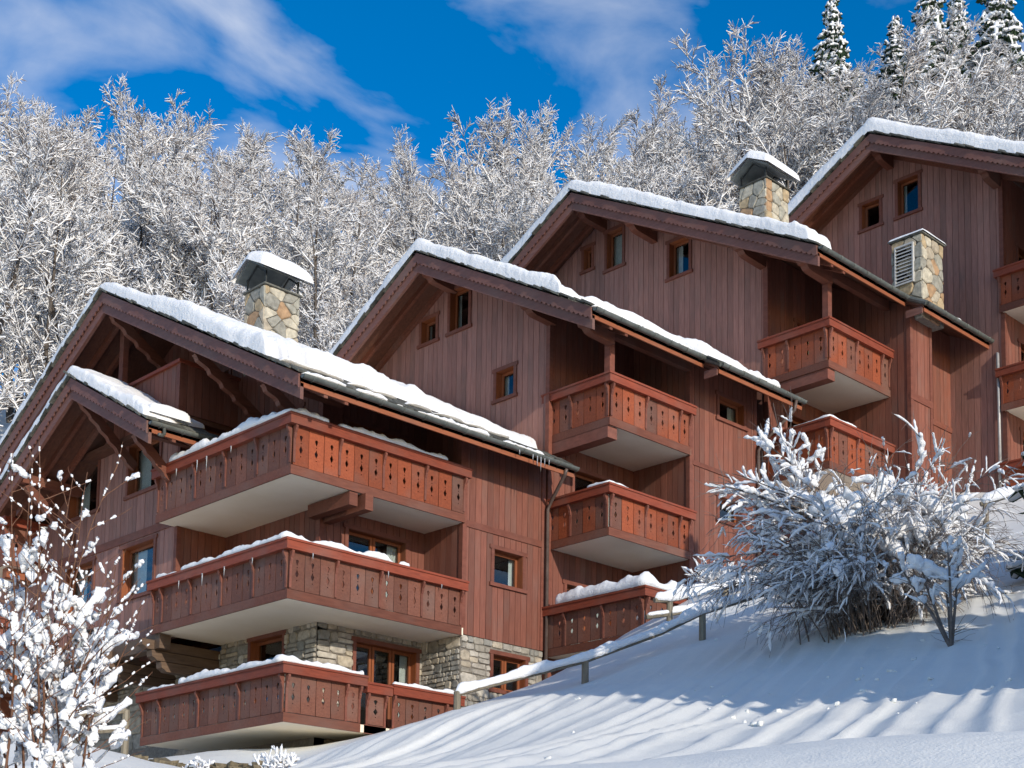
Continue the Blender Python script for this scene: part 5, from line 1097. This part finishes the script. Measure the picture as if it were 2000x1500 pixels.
def left_shrub():
    g = Grow(58); r = g.r; B = np.array(atd(95, 1600, 13.0)); B[2] = zt1(B[0], B[1])-0.1; paths, rad = [], []; zb = B[2]
    H = atd(60, 840, 13.0)[2]-zb
    for i in range(23):
        x0 = r.uniform(-0.7, 0.42); pts, dirs = g.branch(B+RT2*x0*0.75+FW2*r.normal(0, .25), RT2*(x0*0.16+r.normal(0, 0.07))+ZZ+FW2*r.normal(0, .05), H*r.uniform(0.6, 1.0)*(1 if x0 < 0.05 else 0.72), 0.0135, 0, 12, 0.004, 0.045, 0.25)
        nb = 11
        for t in range(nb):
            f = 0.22+0.74*(t+r.random())/nb; j = min(int(f*12), 11); q = pts[j]+(pts[j+1]-pts[j])*(f*12-j)
            s_ = 1 if r.random() < 0.6 else -1
            tp_, td = g.branch(q, RT2*s_*r.uniform(0.4, 0.9)+FW2*r.normal(0, .35)+ZZ*r.uniform(0.35, 1.0), r.uniform(0.25, 0.75)*(1.15-0.5*f), 0.006, 1, 6, 0.02, 0.09, 0.3)
            if r.random() < 0.5:
                for q_ in range(2): f2 = r.uniform(0, 0.75); paths.append(sub(tp_, f2, f2+r.uniform(0.15, 0.4), 7)); rad.append(r.uniform(0.012, 0.052)*(1.25-0.5*f))
            else:
                for u in range(5): f2 = r.uniform(0.1, 0.98); paths.append(sub(tp_, f2, min(1, f2+0.06), 3)); rad.append(r.uniform(0.008, 0.014))
        for t in range(8):
            f = r.uniform(0.15, 0.72); paths.append(sub(pts, f, f+r.uniform(0.03, 0.1), 5)+RT2*r.normal(0.01, 0.03)); rad.append(r.uniform(0.015, 0.06))
        for t in range(9): f = r.uniform(0.55, 0.99); paths.append(sub(pts, f, min(1, f+0.015), 3)); rad.append(r.uniform(0.008, 0.014))
    for q in ((0.85, 0.62, 1.15), (0.75, 0.35, 1.2), (0.7, 0.85, 1.0), (0.55, 1.0, 1.1), (0.9, 0.2, 0.9)):   # slanting shoots on the right
        pts, dirs = g.branch(B+RT2*r.uniform(0, .3)+ZZ*(0.5+q[1]), RT2*q[0]+ZZ*1.0, q[2]*1.0, 0.009, 0, 9, 0.02, 0.05, 0.3)
        paths.append(sub(pts, 0.15, r.uniform(0.55, 0.75), 9)); rad.append(r.uniform(0.035, 0.055))
        for t in range(6): f = r.uniform(0.7, 0.97); paths.append(sub(pts, f, f+0.03, 3)); rad.append(r.uniform(0.01, 0.017))
    for i_, q in enumerate(paths):
        if rad[i_] > 0.018:
            q = np.array(q); c = q.mean(0); q = c+(q-c)*np.array([1, 1, 0.65])+np.array([0, 0, -0.01])+r.normal(0, rad[i_]*0.35, q.shape); paths[i_] = q
    shrub('snowy_shrub', 'tall shrub of thin reddish stems with thick snow clumps at the left edge', B, g, paths, rad, 12, 'redtwig')
left_shrub()
def weed(px, py, d, seed, label, H=0.5, n=18, lean=0.6):
    g = Grow(seed); r = g.r; B = np.array(atd(px, py, d)); B[2] = zt1(B[0], B[1])-0.03; paths, rad = [], []
    for i in range(n):
        pts, dirs = g.branch(B+RT2*r.normal(0, H*0.3), RT2*r.normal(0, lean)+ZZ+FW2*r.normal(0, lean*0.6), H*r.uniform(0.5, 1.1), 0.006, 0, 5, -0.02, 0.12, 0.4); paths.append(sub(pts, 0.4, 1, 4)); rad.append(r.uniform(0.012, 0.03))
        for t in range(4):
            j = r.integers(1, 5); tp_ = g.branch(pts[j], g.side(dirs[j], R_(50)), H*0.3, 0.004, 1, 3, 0, 0.15, 0.4)[0]; paths.append(tp_); rad.append(r.uniform(0.01, 0.025))
    shrub('snowy_weed', label, B, g, paths, rad, seed, 'redtwig')
weed(535, 1486, 25.6, 3, 'little frosted weed poking out of the snow under the lowest balcony'); weed(395, 1490, 26, 4, 'low frosted twigs on the bank below the lowest balcony corner', 0.35)
weed(1400, 1100, 35.5, 6, 'dry twiggy bush against the stone base of the second chalet', 0.9, 40, 0.5)
cl = np.random.default_rng(8); pts_, rr_ = [], []
for i in range(60):                         # clods that fell from the shrub and the fence, rolled down the slope
    d = cl.uniform(15, 30); px = cl.uniform(1050, 1980) if cl.random() < 0.5 else cl.normal(1650, 140); P = atd(px, 1850, d); z0 = zt1(P[0], P[1]); s_ = cl.uniform(0.012, 0.05)*cl.uniform(0.5, 1)
    v = np.array([cl.normal(), cl.normal(), 0])*s_; c = np.array([P[0], P[1], z0-s_*0.4]); pts_.append([c-v, c, c+v]); rr_.append(s_)
o = place(bpy.data.objects.new('snow_clods', npmesh('snow_clods', *lumps(pts_, rr_, 3), M_['gsnow']))); o['kind'] = 'stuff'; tag(o, 'small clods of snow fallen on the slope', 'snow')
# rubble showing through on the bank below the lowest balcony
rb = np.random.default_rng(4); parts = []
for i in range(420):
    px = rb.uniform(250, 560); d = rb.uniform(27.0, 30.5); P = atd(px, 1850, d); s = rb.uniform(0.03, 0.13)
    z0 = zt1(P[0], P[1]); t = rb.normal(0, 1, (8, 3)); c = np.array([P[0], P[1], z0+s*0.25])
    V = np.array([(x, y, z_) for x in (-1, 1) for y in (-1, 1) for z_ in (-1, 1)])*s*np.array([1, 0.8, 0.55])+t*s*0.22+c
    parts.append((V, np.array([(0, 1, 3, 2), (4, 6, 7, 5), (0, 4, 5, 1), (2, 3, 7, 6), (0, 2, 6, 4), (1, 5, 7, 3)])))
o = place(bpy.data.objects.new('rubble', npmesh('rubble', *cat(parts), M_['rock'], False))); o['kind'] = 'stuff'; tag(o, 'brown stony rubble showing through the snow under the lowest balcony', 'rubble')
